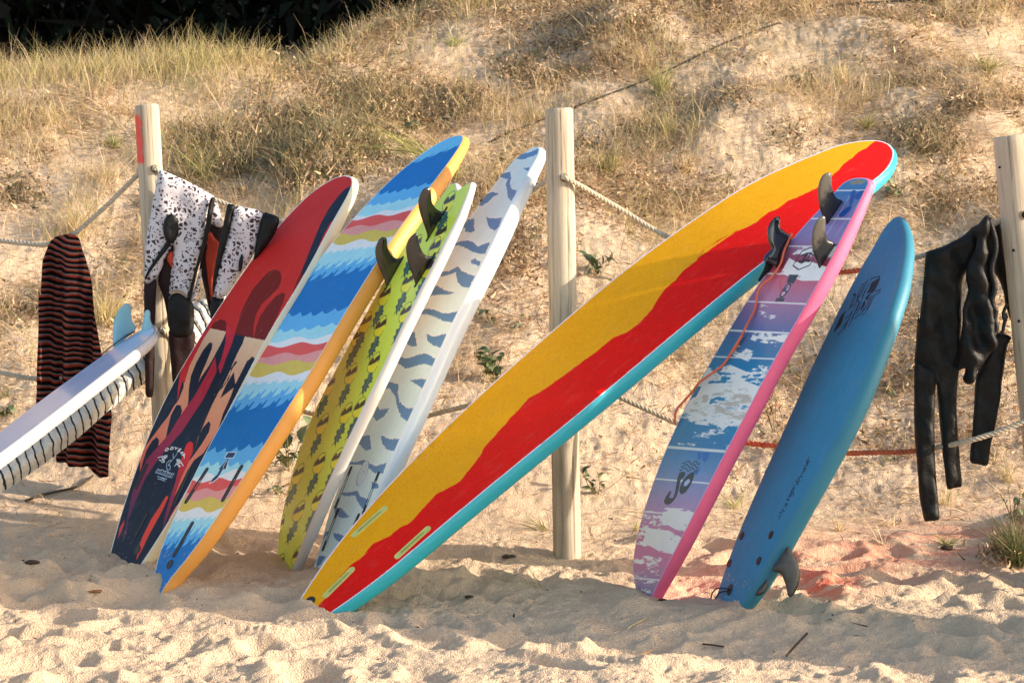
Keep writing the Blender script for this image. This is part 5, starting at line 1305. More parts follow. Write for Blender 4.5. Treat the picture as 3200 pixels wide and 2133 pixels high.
def cloth(name, pts, Y, m, parent, T=0.018, D=0.03, step=0.011, amp=0.004, sm=3, kx=55, label=None, bs=None, crease=0.012):
    P = gxz(pts, Y)
    P = catmull(P, sm, True) if sm else P
    sd = hash(name) % 7 * 0 + len(pts) * 0.7
    cr_ = lambda x, z: crease * ((0.5 - np.abs(fbm(x * 1.6 + z * 0.9, z * 1.1 - x * 0.5, 17, 3, len(pts) % 9) - 0.5) * 2) ** 2 - 0.1)
    fold = lambda x, z: cr_(x, z) + amp * np.sin(x * kx + 3 * np.sin(z * 6 + sd) + sd) + amp * 0.8 * np.sin(x * kx * 0.45 - z * 9 + sd) + 0.4 * amp * np.sin(z * 70 + x * 40)
    o = inflate(name, P, np.array([0, Y, 0.0]), EX, EZ, m, T=T, D=D, step=step, parent=parent, fold=fold, minT=0.0025, bstep=bs)
    if label: o['label'] = label
    return o
def garment(px, py, Y, name, label, cat, group=None): return empty(name, tuple(at(px, py, Y)), label, cat, group)

w1 = garment(600, 590, 0.46, 'wetsuit', 'wetsuit with white shard print and black knee pad over the rope beside the painted post', 'wetsuit', 'patterned wetsuits on the rope')
cloth('legs', fC((447, 70), (480, 78), (540, 105), (620, 140), (700, 180), (770, 222), (828, 258), (806, 290), (792, 380), (772, 470), (757, 560), (732, 650), (702, 760), (674, 870), (652, 975), (625, 950), (600, 932), (560, 922), (525, 942), (506, 990), (512, 900), (522, 780), (535, 680), (545, 595), (528, 612), (500, 662), (470, 732), (440, 800), (400, 845), (352, 878), (343, 800), (346, 690), (353, 560), (372, 430), (400, 280), (430, 120)), 0.46, M_['shard'], w1, T=0.026, D=0.035, sm=2)
cloth('side_seam', fC((803, 268), (832, 264), (822, 340), (803, 450), (776, 560), (745, 660), (704, 800), (660, 990), (640, 975), (686, 790), (722, 660), (747, 560), (772, 430), (787, 330)), 0.435, M_['neo'], w1, T=0.010, D=0.008, step=0.007)
cloth('knee_pad', fC(*[(525 + 54 * math.cos(a), 480 + (104 if math.sin(a) < 0 else 100) * math.sin(a)) for a in np.linspace(0, 2 * math.pi, 17)[:-1]]), 0.425, M_['neo'], w1, T=0.008, D=0.02, sm=2)
cloth('crotch_seam', fC((500, 560), (528, 575), (500, 625), (430, 715), (370, 800), (352, 838), (342, 822), (380, 745), (440, 655)), 0.427, M_['neo'], w1, T=0.006, D=0.008, step=0.007)
cloth('shin_panel', fC((505, 990), (525, 945), (560, 926), (600, 934), (640, 970), (681, 1010), (686, 1100), (682, 1200), (640, 1236), (560, 1238), (520, 1205), (507, 1100)), 0.44, M_['neo'], w1, T=0.026, D=0.035)
cloth('lower_leg', fC((515, 1190), (600, 1200), (686, 1195), (690, 1300), (688, 1400), (640, 1500)) + fB((1300, 560), (1245, 640), (1212, 664), (1200, 560), (1192, 450), (1184, 340)), 0.455, M_['neo_maroon'], w1, T=0.024, D=0.035)
cloth('lower_leg', fC((338, 845), (352, 872), (385, 855), (422, 832), (420, 950), (415, 1100), (410, 1300)) + fB((1082, 500), (1076, 640), (1068, 755), (1046, 763), (1020, 744), (1017, 600), (1012, 400), (1010, 250), (1009, 120)), 0.45, M_['neo_maroon'], w1, T=0.022, D=0.03)
cloth('shaded_back_leg', fC((498, 640), (552, 590), (545, 760), (530, 900), (516, 1150), (505, 1160), (492, 1060), (468, 950), (432, 850), (462, 740)), 0.47, M_['neo_maroon'], w1, T=0.014, D=0.02)  # dark piece standing in for the shadow and back leg in the gap
cloth('lining_patch', fC((512, 650), (536, 642), (540, 760), (520, 735), (498, 690)), 0.452, M_['neo_red'], w1, T=0.010, D=0.012)
cloth('back_panel', fC((818, 285), (848, 300), (868, 372), (888, 462), (850, 468), (812, 448), (796, 430), (805, 350)), 0.50, M_['shard'], w1, T=0.014, D=0.02)
cloth('cuff_panel', fC((652, 988), (688, 905), (718, 800), (737, 758), (732, 850), (702, 960), (676, 1008)), 0.462, M_['shard'], w1, T=0.012, D=0.015)
cloth('sleeve', fC((792, 430), (850, 452), (890, 462), (884, 520), (868, 600), (842, 760), (828, 880), (812, 1040), (800, 1068), (782, 1010), (742, 830), (724, 762), (745, 640), (770, 520)), 0.51, M_['neo_maroon'], w1, T=0.018, D=0.025)
cloth('sleeve_panel', fC((788, 470), (830, 545), (866, 590), (842, 745), (812, 1000), (792, 880), (768, 690), (776, 560)), 0.496, M_['neo_red'], w1, T=0.014, D=0.02)
w2 = garment(790, 640, 0.40, 'wetsuit', 'second wetsuit with white shard print, tucked behind the red nosed surfboard', 'wetsuit', 'patterned wetsuits on the rope')
cloth('body', fC((962, 322), (1060, 333), (1174, 370), (1152, 450), (1132, 560), (1112, 640), (1060, 730), (990, 830), (930, 920), (875, 975), (818, 958), (828, 880), (848, 790), (878, 690), (903, 600), (933, 480), (953, 380)), 0.40, M_['shard'], w2, T=0.024, D=0.03, sm=2)
cloth('side_band', fC((918, 318), (935, 308), (978, 318), (962, 370), (934, 480), (905, 600), (880, 700), (852, 800), (832, 900), (818, 958), (816, 860), (832, 740), (858, 600), (890, 450)), 0.385, M_['neo'], w2, T=0.018, D=0.018)
cloth('side_band', fC((1172, 370), (1215, 376), (1264, 392), (1285, 425), (1250, 520), (1180, 620), (1108, 700), (1112, 640), (1125, 560), (1148, 450)), 0.39, M_['neo'], w2, T=0.024, D=0.03)
cloth('crotch_seam', fC((998, 780), (1002, 700), (1024, 655), (1030, 700), (1020, 770)), 0.372, M_['neo'], w2, T=0.008, D=0.01)
cloth('shin_panel', fC((800, 1075), (806, 985), (820, 955), (872, 972), (900, 960), (860, 1060), (820, 1140)), 0.392, M_['neo'], w2, T=0.02, D=0.03)

# striped towel on the left rope
def towel_mat():
    m = bpy.data.materials.new('towel_stripes'); m.use_nodes = True; nt = m.node_tree; b = nt.nodes['Principled BSDF']
    b.inputs['Roughness'].default_value = 1.0; b.inputs['Specular IOR Level'].default_value = 0.05
    tc = nt.nodes.new('ShaderNodeTexCoord'); sp = nt.nodes.new('ShaderNodeSeparateXYZ'); nt.links.new(tc.outputs['UV'], sp.inputs[0])
    nz = nt.nodes.new('ShaderNodeTexNoise'); nz.inputs['Scale'].default_value = 9; nt.links.new(tc.outputs['UV'], nz.inputs['Vector'])
    a = nt.nodes.new('ShaderNodeMath'); a.operation = 'MULTIPLY_ADD'; nt.links.new(nz.outputs['Fac'], a.inputs[0]); a.inputs[1].default_value = 0.045; nt.links.new(sp.outputs[1], a.inputs[2])
    sx = nt.nodes.new('ShaderNodeMath'); sx.operation = 'MULTIPLY_ADD'; nt.links.new(sp.outputs[0], sx.inputs[0]); sx.inputs[1].default_value = 0.18; nt.links.new(a.outputs[0], sx.inputs[2])
    f = nt.nodes.new('ShaderNodeMath'); f.operation = 'MULTIPLY'; nt.links.new(sx.outputs[0], f.inputs[0]); f.inputs[1].default_value = 1 / 0.0225
    fr = nt.nodes.new('ShaderNodeMath'); fr.operation = 'FRACT'; nt.links.new(f.outputs[0], fr.inputs[0])
    cr = nt.nodes.new('ShaderNodeValToRGB'); cr.color_ramp.interpolation = 'CONSTANT'; e = cr.color_ramp.elements
    e[0].position = 0; e[0].color = (0.012, 0.007, 0.008, 1); e[1].position = 0.50; e[1].color = (0.36, 0.045, 0.022, 1)
    x = cr.color_ramp.elements.new(0.76); x.color = (0.20, 0.155, 0.15, 1)
    nt.links.new(fr.outputs[0], cr.inputs[0]); nt.links.new(cr.outputs[0], b.inputs['Base Color'])
    n = nt.nodes.new('ShaderNodeTexNoise'); n.inputs['Scale'].default_value = 500; nt.links.new(tc.outputs['Object'], n.inputs['Vector'])
    bp = nt.nodes.new('ShaderNodeBump'); bp.inputs['Distance'].default_value = 0.004; nt.links.new(n.outputs['Fac'], bp.inputs['Height']); nt.links.new(bp.outputs[0], b.inputs['Normal'])
    return m
TW = 0.63
tw_pts = fA((330, 1050), (345, 1015), (385, 985), (440, 972), (500, 958), (540, 985), (552, 1012), (572, 1080), (592, 1135), (632, 1300), (672, 1500)) + fB((650, 60), (682, 230), (706, 400), (722, 500), (745, 640), (772, 770), (782, 900), (776, 1150), (766, 1312), (720, 1322), (668, 1326), (640, 1305), (612, 1252), (500, 1238), (392, 1222), (388, 1190), (400, 1060), (330, 1000), (275, 900), (262, 800), (270, 690), (282, 400), (286, 0)) + fA((300, 1400), (306, 1150))
P = gxz(tw_pts, TW)
tw_m = towel_mat()
def tfold(x, z):
    x0 = P[:, 0].min(); u = (x - x0) / (P[:, 0].max() - x0)
    u2 = u + 0.10 * (z - 1.0)
    grow = np.clip((1.45 - z) / 0.5, 0.35, 1)
    w1_ = np.sin(u2 * 15 + 0.9 + 0.8 * np.sin(z * 3))
    return grow * (0.036 * np.sign(w1_) * np.abs(w1_) ** 0.6 + 0.016 * np.sin(u2 * 34 + 2 * np.sin(z * 4)) + 0.006 * np.sin(z * 22 + u2 * 9))
towel = inflate('towel', P, np.array([0, TW, 0.0]), EX, EZ, tw_m, T=0.007, D=0.01, step=0.009, fold=tfold, minT=0.003)
tag(towel, 'dark towel with thin red and white stripes hanging over the left rope', 'towel')

# black wetsuits over the rope at the right
w3 = garment(2970, 780, -0.40, 'wetsuit', 'all black wetsuit with both long legs hanging, left one of the black pair', 'wetsuit', 'black wetsuits hung near the right post')
YB = -0.40
cloth('body', fK((468, 1070), (480, 1050), (540, 1028), (600, 1008), (670, 975), (740, 938), (800, 885), (850, 850), (870, 900), (860, 1000), (830, 1080), (800, 1160), (760, 1230), (742, 1300), (735, 1420), (728, 1568)) + fL((632, 60), (630, 200), (618, 400), (560, 480), (470, 520), (400, 500), (334, 420), (340, 250), (352, 60)) + fK((415, 1568), (432, 1400), (452, 1220)), YB, M_['neo'], w3, T=0.022, D=0.03, amp=0.008, step=0.008, crease=0.016)
cloth('leg', fL((334, 380), (400, 400), (470, 440), (466, 560), (460, 700), (460, 900), (466, 1050), (474, 1180), (484, 1300), (491, 1395), (470, 1408), (430, 1414), (398, 1416), (384, 1370), (362, 1250), (348, 1080), (336, 920), (330, 800), (329, 600)), YB - 0.01, M_['neo'], w3, T=0.020, D=0.022, amp=0.005, step=0.008, crease=0.014)
cloth('leg', fL((470, 430), (540, 400), (620, 380), (612, 500), (604, 600), (606, 760), (618, 920), (630, 1060), (640, 1182), (610, 1196), (570, 1202), (541, 1202), (526, 1100), (510, 950), (496, 780), (486, 640), (476, 540)), YB - 0.005, M_['neo'], w3, T=0.020, D=0.022, amp=0.005, step=0.008, crease=0.014)
w4 = garment(3080, 700, -0.44, 'wetsuit', 'all black wetsuit bunched against the right post with one glove-like tip', 'wetsuit', 'black wetsuits hung near the right post')
cloth('body', fK((800, 885), (850, 850), (885, 810), (915, 778), (940, 782), (962, 810), (972, 870), (988, 960), (995, 1060), (985, 1180), (975, 1260), (985, 1350), (978, 1450), (990, 1560)) + fL((860, 100), (850, 190), (868, 260), (820, 320), (770, 400), (735, 440), (725, 480), (705, 512), (682, 526), (660, 512), (650, 485), (660, 450), (664, 420), (640, 425), (618, 435), (612, 400), (625, 260), (640, 160), (645, 30)) + fK((790, 1350), (770, 1250), (780, 1150), (830, 1050), (850, 950)), -0.455, M_['neo'], w4, T=0.022, D=0.03, amp=0.012, kx=70, step=0.008, crease=0.024)
cloth('leg', fL((800, 330), (860, 200), (900, 190), (962, 214), (940, 270), (922, 380), (902, 500), (888, 620), (870, 720), (850, 830), (830, 900), (818, 980), (804, 1048), (750, 1046), (696, 1032), (696, 960), (703, 880), (716, 720), (724, 600), (734, 470)), -0.40, M_['neo'], w4, T=0.020, D=0.022, amp=0.005, step=0.008, crease=0.016)
cloth('sleeve', fK((965, 850), (1000, 838), (1042, 838), (1052, 950), (1066, 1060), (1080, 1180), (1096, 1300), (1108, 1440), (1112, 1520), (1100, 1560), (1080, 1500), (1062, 1440), (1050, 1360), (1020, 1270), (990, 1215), (975, 1150), (985, 1000)), -0.345, M_['neo'], w4, T=0.018, D=0.03, amp=0.004)
V, F = tube_geo(catmull([at(*p, -0.46) for p in fK((1085, 1440), (1062, 1480), (1050, 1530), (1062, 1568)) + fL((920, 60), (928, 90), (915, 130), (905, 180), (888, 195))], 6), 0.006, 7); mesh('zip_cord', V, F, M_['neo'], w4)
V, F = tube_geo(catmull([at(*p, -0.47) for p in fK((940, 800), (985, 950), (990, 1050), (960, 1180), (985, 1320), (965, 1420), (990, 1500)) + fL((860, 40), (852, 100), (865, 150), (850, 185))], 6), np.linspace(0.008, 0.014, 49)[:49] if False else 0.010, 8); mesh('zip_cord', V, F, M_['neo'], w4)
# ------------------------------------------------------------------ dune vegetation
r6 = np.random.default_rng(66)
def ribbons(root, d, length, bend, width, segs=3, side=None):
    """root (N,3), d (N,3) unit, length (N,), bend (N,3) sideways droop in units of length, width (N,)"""
    N = len(root)
    if side is None:
        s_ = np.cross(d, r6.normal(0, 1, (N, 3))); side = s_ / (np.linalg.norm(s_, axis=1)[:, None] + 1e-9)
    t = np.linspace(0, 1, segs + 1)
    V = np.empty((N, segs + 1, 2, 3), np.float32)
    for k, tk in enumerate(t):
        c = root + d * (length * tk)[:, None] + bend * (length * tk * tk)[:, None]
        w = (width * (1 - 0.88 * tk ** 1.5) * 0.5)[:, None] * side
        V[:, k, 0] = c - w; V[:, k, 1] = c + w
    base = (np.arange(N) * (segs + 1) * 2)[:, None]
    F = []
    for k in range(segs):
        a = base + 2 * k
        F.append(np.concatenate([a, a + 1, a + 3, a + 2], 1))
    F = np.stack(F, 1).reshape(-1, 4)
    return V.reshape(-1, 3), F
def rdir(N, up=1.0, spread=0.5):
    v = r6.normal(0, spread, (N, 3)); v[:, 2] = np.abs(v[:, 2]) * 0.3 + up
    return v / np.linalg.norm(v, axis=1)[:, None]
def palette(N, cols, jitter=0.18):
    cols = np.array(cols); c = cols[r6.integers(0, len(cols), N)]
    return c * (1 + jitter * r6.normal(0, 1, (N, 1))).clip(0.5, 1.6)
STRAW = [(0.68, 0.51, 0.32), (0.58, 0.42, 0.25), (0.76, 0.60, 0.41), (0.46, 0.32, 0.18), (0.58, 0.46, 0.27)]
DRYG = [(0.46, 0.38, 0.15), (0.34, 0.32, 0.11), (0.60, 0.49, 0.23), (0.22, 0.24, 0.085)]
BROWN = [(0.36, 0.23, 0.13), (0.26, 0.16, 0.085), (0.48, 0.33, 0.20), (0.42, 0.29, 0.18), (0.17, 0.11, 0.06)]
GREEN = [(0.10, 0.15, 0.045), (0.14, 0.19, 0.05), (0.07, 0.11, 0.035), (0.20, 0.23, 0.07)]
veg_m = mat('dry_grass', rough=0.7, spec=0.25, attr=True, trans=0.35)
leaf_m = mat('green_leaf', rough=0.55, spec=0.35, attr=True, trans=0.2)
def samp(N, y0, y1, xw=None, dens=None):
    out = []
    n = 0
    while n < N:
        M = int(N * 1.6) + 100
        y = r6.uniform(y0, y1, M); hw = (y + 10) * 0.27
        x = r6.uniform(-1, 1, M) * hw
        k = r6.random(M) < (dens(x, y) if dens is not None else 1)
        P = np.stack([x[k], y[k]], 1); out.append(P); n += len(P)
    P = np.vstack(out)[:N]
    return P, ground_z(P[:, 0], P[:, 1])
def put(name, V, F, c, m, kind='stuff'):
    o = mesh(name, V, F, m, None, True, col=c); o['kind'] = kind; return o
def percol(c, per): return np.repeat(c, per, axis=0)
left = lambda x: np.clip((-0.9 - x) / 0.8, 0, 1)
def clump(x, y, f, seed, thr, k=5): return np.clip((fbm(x, y, f, 3, seed) - thr) * k, 0, 1)
# flat litter and short stems
dl = lambda x, y: np.clip((y - 0.15) / 3.0, 0.02, 1) * (0.25 + 0.75 * clump(x, y, 2.6, 91, 0.50, 7))
P, z = samp(122000, 0.15, 6.2, dens=dl); N = len(P)
d = r6.normal(0, 1, (N, 3)); d[:, 2] = np.abs(d[:, 2]) * 0.28 + 0.10; d[:, 1] -= 0.15; d /= np.linalg.norm(d, axis=1)[:, None]
V, F = ribbons(np.c_[P, z + 0.002], d, r6.uniform(0.03, 0.12, N), r6.normal(0, 0.25, (N, 3)) - [0, 0, 0.1], r6.uniform(0.0016, 0.0038, N), 2)
put('straw_litter', V, F, percol(palette(N, STRAW + BROWN[:3]), 6), veg_m)
# upright thin dry grass, thicker towards the crest and on the left
du_ = lambda x, y: (np.clip((y - 0.9) / 3.2, 0.0, 1) ** 1.1) * (0.07 + 0.93 * clump(x, y, 2.3, 95, 0.50, 8)) * (0.55 + 0.6 * left(x))
P, z = samp(42000, 0.7, 6.6, dens=du_); N = len(P)
d = rdir(N, 1.0, 0.42)
V, F = ribbons(np.c_[P, z - 0.004], d, r6.gamma(5, 0.024, N).clip(0.03, 0.32), r6.normal(0, 0.22, (N, 3)) * [1, 1, 0.2] - [0, 0, 0.12], r6.uniform(0.0016, 0.0034, N), 3)
put('dry_grass', V, F, percol(palette(N, STRAW + DRYG[:2]), 8), veg_m)
# greener crest grass on the left skyline
def crest_y(x): return (crest(x) - 0.30) / 0.44 + 1.5
x = r6.uniform(-3.2, 0.6, 12500); y = crest_y(x) + 0.05 * x + r6.normal(0.0, 0.42, len(x)); z = ground_z(x, y); N = len(x)
tuf = 0.35 + 0.9 * clump(x * 2.5, x * 0 + 3, 2.0, 97, 0.35, 3)
d = rdir(N, 1.0, 0.34)
V, F = ribbons(np.c_[x, y, z - 0.004], d, r6.gamma(7, 0.017, N).clip(0.04, 0.26) * tuf, r6.normal(0, 0.25, (N, 3)) * [1, 1, 0.2] - [0, 0, 0.1], r6.uniform(0.002, 0.0040, N), 3)
gcol_ = palette(N, STRAW + DRYG); gg = (clump(x, y, 1.3, 99, 0.5, 6) * 0.8)[:, None]; gcol_ = gcol_ * (1 - gg) + palette(N, [(0.34, 0.36, 0.10), (0.44, 0.42, 0.14)]) * gg
put('crest_grass', V, F, percol(gcol_, 8), veg_m)
# crinkled dead leaves of low dune plants, in clumps: many small folded blades
def crumble(centers, per, rad, size, cols, name, m, up=0.5):
    C = np.repeat(centers, per, axis=0); N = len(C)
    q = r6.normal(0, 1, (N, 3)) * np.repeat(rad, per)[:, None] * [1, 1, 0.45]; q[:, 2] = np.abs(q[:, 2])
    x = C[:, 0] + q[:, 0]; y = C[:, 1] + q[:, 1]; z = ground_z(x, y) + q[:, 2] * 0.9
    d = r6.normal(0, 1, (N, 3)); d[:, 2] = np.abs(d[:, 2]) * up; d /= np.linalg.norm(d, axis=1)[:, None]
    V, F = ribbons(np.stack([x, y, z], 1), d, r6.uniform(0.6, 1.5, N) * size, r6.normal(0, 0.55, (N, 3)), r6.uniform(0.5, 1.2, N) * size * 0.62, 2)
    return put(name, V, F, percol(palette(N, cols, 0.25), 6), m)
cz = lambda x, y: np.clip((y - 0.9) / 1.2, 0, 1) * clump(x, y, 1.3, 101, 0.48, 9) * (1 - 0.5 * left(x))
P, z = samp(1000, 0.9, 6.2, dens=cz)
crumble(np.c_[P, z], 46, r6.uniform(0.03, 0.12, len(P)), 0.019, BROWN + [(0.50, 0.36, 0.22), (0.56, 0.43, 0.28)], 'dead_leaves', veg_m)
P, z = samp(320, 0.9, 6.2, dens=cz)
crumble(np.c_[P, z], 34, r6.uniform(0.02, 0.06, len(P)), 0.014, [(0.30, 0.31, 0.17), (0.22, 0.24, 0.12), (0.45, 0.36, 0.13)] + BROWN[:2], 'low_herbs', leaf_m)
# darker scrub patches seen in the photograph (pixel centre, pixel radius)
patch = [(760, 440, 150, 50), (1000, 470, 160, 45), (1150, 300, 170, 60), (1320, 360, 150, 50), (1080, 540, 120, 30), (600, 470, 60, 60), (1800, 130, 90, 30), (2000, 120, 80, 28), (1850, 460, 70, 25), (2030, 410, 60, 25), (2520, 270, 60, 22), (2900, 440, 90, 60), (3000, 330, 80, 40), (1480, 320, 90, 40), (1620, 240, 80, 30), (930, 560, 80, 40), (60, 600, 60, 40), (60, 980, 40, 25), (3160, 1730, 45, 55), (700, 520, 120, 40), (880, 400, 130, 40), (500, 640, 60, 30), (1180, 420, 120, 50), (2260, 330, 60, 30), (2480, 440, 50, 25)]
cs, rr = [], []
for px, py, a, b in patch:
    for _ in range(int(a * b / 230)):
        H = hit_ground(px + r6.normal(0, a * 0.5), py + r6.normal(0, b * 0.5))
        if H is not None: cs.append(H); rr.append(r6.uniform(0.03, 0.08))
crumble(np.array(cs), 50, np.array(rr), 0.018, [(0.07, 0.075, 0.035), (0.14, 0.13, 0.06), (0.20, 0.15, 0.08), (0.09, 0.11, 0.05)] + BROWN + STRAW[:2], 'scrub', leaf_m, up=0.9)

# green and olive blades growing in the shaded hollow left of centre
roots = []
for px, py, a, b, n_ in ((820, 500, 240, 90, 900), (1050, 430, 200, 90, 900), (1150, 330, 180, 70, 600), (620, 560, 90, 50, 200), (560, 640, 60, 60, 120), (2080, 330, 90, 60, 200), (2900, 470, 90, 60, 260), (3160, 1730, 40, 50, 260)):
    for _ in range(n_ // 3):
        H = hit_ground(px + r6.normal(0, a * 0.5), py + r6.normal(0, b * 0.5))
        if H is not None: roots += [H + r6.normal(0, 0.012, 3) * [1, 1, 0] for _k in range(4)]
roots = np.array(roots); N = len(roots)
V, F = ribbons(roots - [0, 0, 0.004], rdir(N, 1.0, 0.6), r6.gamma(5, 0.026, N).clip(0.04, 0.3), r6.normal(0, 0.35, (N, 3)) * [1, 1, 0.2] - [0, 0, 0.25], r6.uniform(0.0016, 0.0036, N), 4)
put('olive_grass', V, F, percol(palette(N, [(0.12, 0.13, 0.06), (0.22, 0.20, 0.10), (0.38, 0.30, 0.17), (0.50, 0.38, 0.23), (0.09, 0.10, 0.05)]), 10), veg_m)

# individual tufts of marram grass
def tuft(px, py, hpx, n, label, cols=None, lean=0.0, spread=0.45, droop=0.35, w=0.0030, name='grass_tuft', cat='grass tuft', grp='marram grass tufts on the dune'):
    H = hit_ground(px, py)
    if H is None: return
    L = hpx / FPX * np.linalg.norm(H - CAM)
    root = np.tile([0, 0, -0.01], (n, 1)) + r6.normal(0, 1, (n, 3)) * [L * 0.09, L * 0.09, 0]
    d = rdir(n, 1.0, spread); d[:, 0] += lean; d /= np.linalg.norm(d, axis=1)[:, None]
    out = d * [1, 1, 0]; out[:, 0] += lean * 0.5
    bend = out * droop * r6.uniform(0.3, 1.6, (n, 1)) - np.array([0, 0, 1]) * (droop * r6.uniform(0.2, 1.3, (n, 1)))
    V, F = ribbons(root, d, L * r6.uniform(0.55, 1.25, n), bend, r6.uniform(0.7, 1.3, n) * w, 6)
    c = percol(palette(n, cols or (STRAW[:3] + DRYG)), 14)
    me_o = mesh(name, V, F, veg_m, None, True, col=c)
    me_o.location = H
    tag(me_o, label, cat, grp)
    return me_o
YG = [(0.42, 0.40, 0.13), (0.50, 0.46, 0.18), (0.30, 0.32, 0.10), (0.60, 0.50, 0.24)]
DG = [(0.08, 0.10, 0.04), (0.12, 0.14, 0.05), (0.20, 0.19, 0.08)]
tuft(40, 235, 110, 130, 'tall yellow green grass tuft on the skyline at the far left', YG, spread=0.4)
tuft(165, 232, 80, 90, 'small green grass tuft on the skyline, second from the left edge', YG)
tuft(297, 240, 90, 90, 'grass tuft on the skyline just left of the red painted post', YG)
tuft(365, 238, 95, 100, 'upright green grass tuft on the skyline above the red painted post', YG)
tuft(500, 225, 75, 70, 'straw grass tuft on the skyline right of the red painted post', STRAW)
tuft(880, 200, 110, 70, 'sparse tall stems on the skyline where the dune begins to rise', STRAW + DRYG, spread=0.15)
tuft(1120, 90, 120, 90, 'green grass tuft on the steep part of the skyline', YG)
tuft(1420, 140, 60, 60, 'bright green low tuft near the top of the dune', [(0.30, 0.36, 0.10), (0.40, 0.42, 0.14)], spread=0.6)
tuft(352, 460, 62, 110, 'round green cushion tuft left of the red painted post', [(0.16, 0.20, 0.06), (0.26, 0.28, 0.08), (0.42, 0.38, 0.14)], spread=0.7, droop=0.2)
tuft(235, 740, 170, 120, 'long straw grass tuft behind the top of the striped towel', STRAW[:3] + YG[:2], spread=0.35, w=0.0026)
tuft(330, 1010, 170, 170, 'yellow grass tuft rising behind the pale blue surfboard fin', YG[:2] + STRAW[:3], spread=0.32, w=0.0028)
tuft(150, 960, 120, 90, 'flattened straw tuft left of the striped towel', STRAW, spread=0.8)
tuft(440, 760, 150, 60, 'thin arching grass between the left ropes and the painted post', STRAW[:3] + YG[:1], lean=0.3, spread=0.5, w=0.0024)
tuft(655, 560, 190, 34, 'tall arching green blades above the patterned wetsuits', YG[:3] + DG[:1], lean=-0.35, spread=0.35, droop=0.5, w=0.0036)
tuft(1350, 500, 240, 60, 'large tuft with long blades arching left above the striped surfboard', YG[:3] + [(0.16, 0.19, 0.07)], lean=-0.75, spread=0.35, droop=0.55, w=0.0040)
tuft(1420, 600, 120, 70, 'yellow green tuft behind the tip of the striped surfboard', YG, spread=0.35)
tuft(1000, 640, 130, 26, 'thin bare stems between the red and the striped surfboard noses', STRAW[:2], spread=0.3, w=0.002)
tuft(1900, 540, 110, 150, 'dense grey green tuft right of the middle post top', DRYG + DG[1:], spread=0.5)
tuft(2066, 295, 130, 130, 'upright green tuft crossing the dark cable', YG[:3] + DG[2:], spread=0.28)
tuft(2087, 430, 105, 120, 'straw green tuft below the dark cable, right of the middle post', YG + STRAW[:2], spread=0.38)
tuft(2140, 540, 100, 80, 'straw tuft above the yellow edge of the longest surfboard', STRAW + DRYG[:1], spread=0.4)
tuft(2632, 262, 120, 120, 'broad straw tuft high on the dune above the longest surfboard nose', STRAW[:3] + YG[:2], spread=0.4)
tuft(2709, 400, 80, 90, 'short green tuft above the nose of the longest surfboard', DRYG, spread=0.5)
tuft(3086, 225, 90, 120, 'grey green tuft high up above the right post', DRYG + DG[2:], spread=0.5)
tuft(2870, 470, 130, 46, 'crooked bare stems left of the right post top', BROWN[:3] + STRAW[:1], lean=0.2, spread=0.7, w=0.0024)
tuft(2010, 210, 100, 60, 'thin tuft by the dark hollow high on the dune', STRAW + DRYG[:1], spread=0.35)
tuft(1705, 1655, 90, 26, 'few green blades at the left foot of the middle post', YG[1:3] + DG[2:], lean=-0.5, spread=0.4)
tuft(1990, 1655, 55, 22, 'short green blades right of the middle post foot', YG, spread=0.3)
tuft(1680, 1830, 100, 9, 'single bleached sprig on the sand right of the longest surfboard', [(0.50, 0.44, 0.20)], lean=-0.7, spread=0.4, w=0.0028)
tuft(2300, 1580, 110, 40, 'sprawling green sprigs between the pink railed and the blue surfboard', YG[:3], spread=0.9, droop=0.3, w=0.0022)
tuft(2620, 1660, 70, 24, 'small straw tuft on the red stained sand beside the blue surfboard', STRAW + YG[:1], spread=0.4)
tuft(2760, 1700, 110, 16, 'crossed dry stalks on the red stained sand', STRAW[:3], spread=0.6, w=0.0024)
tuft(2960, 1580, 130, 60, 'soft straw grass behind the ends of the black wetsuit legs', STRAW[:3] + YG[:1], spread=0.3, w=0.002)
tuft(3150, 1500, 120, 60, 'straw grass patch right of the black wetsuit legs', STRAW[:3] + YG[:1], spread=0.35, w=0.002)
tuft(3185, 1760, 190, 150, 'dark green tuft in shade at the right edge', DG, spread=0.35, w=0.0032)
tuft(2960, 1700, 60, 60, 'trailing green weed by the shaded hollow at the right', YG[:2] + DG[1:], spread=0.9)
tuft(20, 1240, 60, 40, 'low weed at the left edge under the lower rope', YG[:2] + DG, spread=0.8)
tuft(215, 1330, 70, 20, 'loose straw stems under the hoop-striped board sock', STRAW, spread=0.8)
tuft(355, 1480, 110, 12, 'dry stalks right of the towel hem', STRAW[:3], spread=0.5, w=0.002)

# broad-leaved plants: each leaf its own piece
def leaf_mesh(name, L, W, cup=0.25, lobes=True):
    n = 7; V = []; F = []
    for i in range(n):
        t = i / (n - 1); w = W * math.sin(math.pi * min(t * 0.9 + 0.08, 1)) ** 0.8 * (1 + (0.28 * math.sin(t * 19) if lobes else 0)) * 0.5
        z = 0.35 * L * t * t * -1 + 0.12 * L * math.sin(t * 3)
        V += [(-w, t * L, z + cup * w), (0, t * L, z), (w, t * L, z + cup * w)]
    for i in range(n - 1):
        a = 3 * i; F += [(a, a + 1, a + 4, a + 3), (a + 1, a + 2, a + 5, a + 4)]
    me = bpy.data.meshes.new(name); me.from_pydata(V, [], F); me.update()
    me.polygons.foreach_set('use_smooth', [True] * len(F))
    return me
M_['leaf_g'] = mat('leaf_grey_green', (0.16, 0.20, 0.10), 0.55, 0.35, var=(30, 0.25), trans=0.15)
M_['leaf_d'] = mat('leaf_dark_green', (0.055, 0.085, 0.035), 0.5, 0.35, var=(30, 0.25), trans=0.12)
M_['leaf_r'] = mat('leaf_reddish', (0.34, 0.14, 0.06), 0.6, 0.3, var=(30, 0.25), trans=0.15)
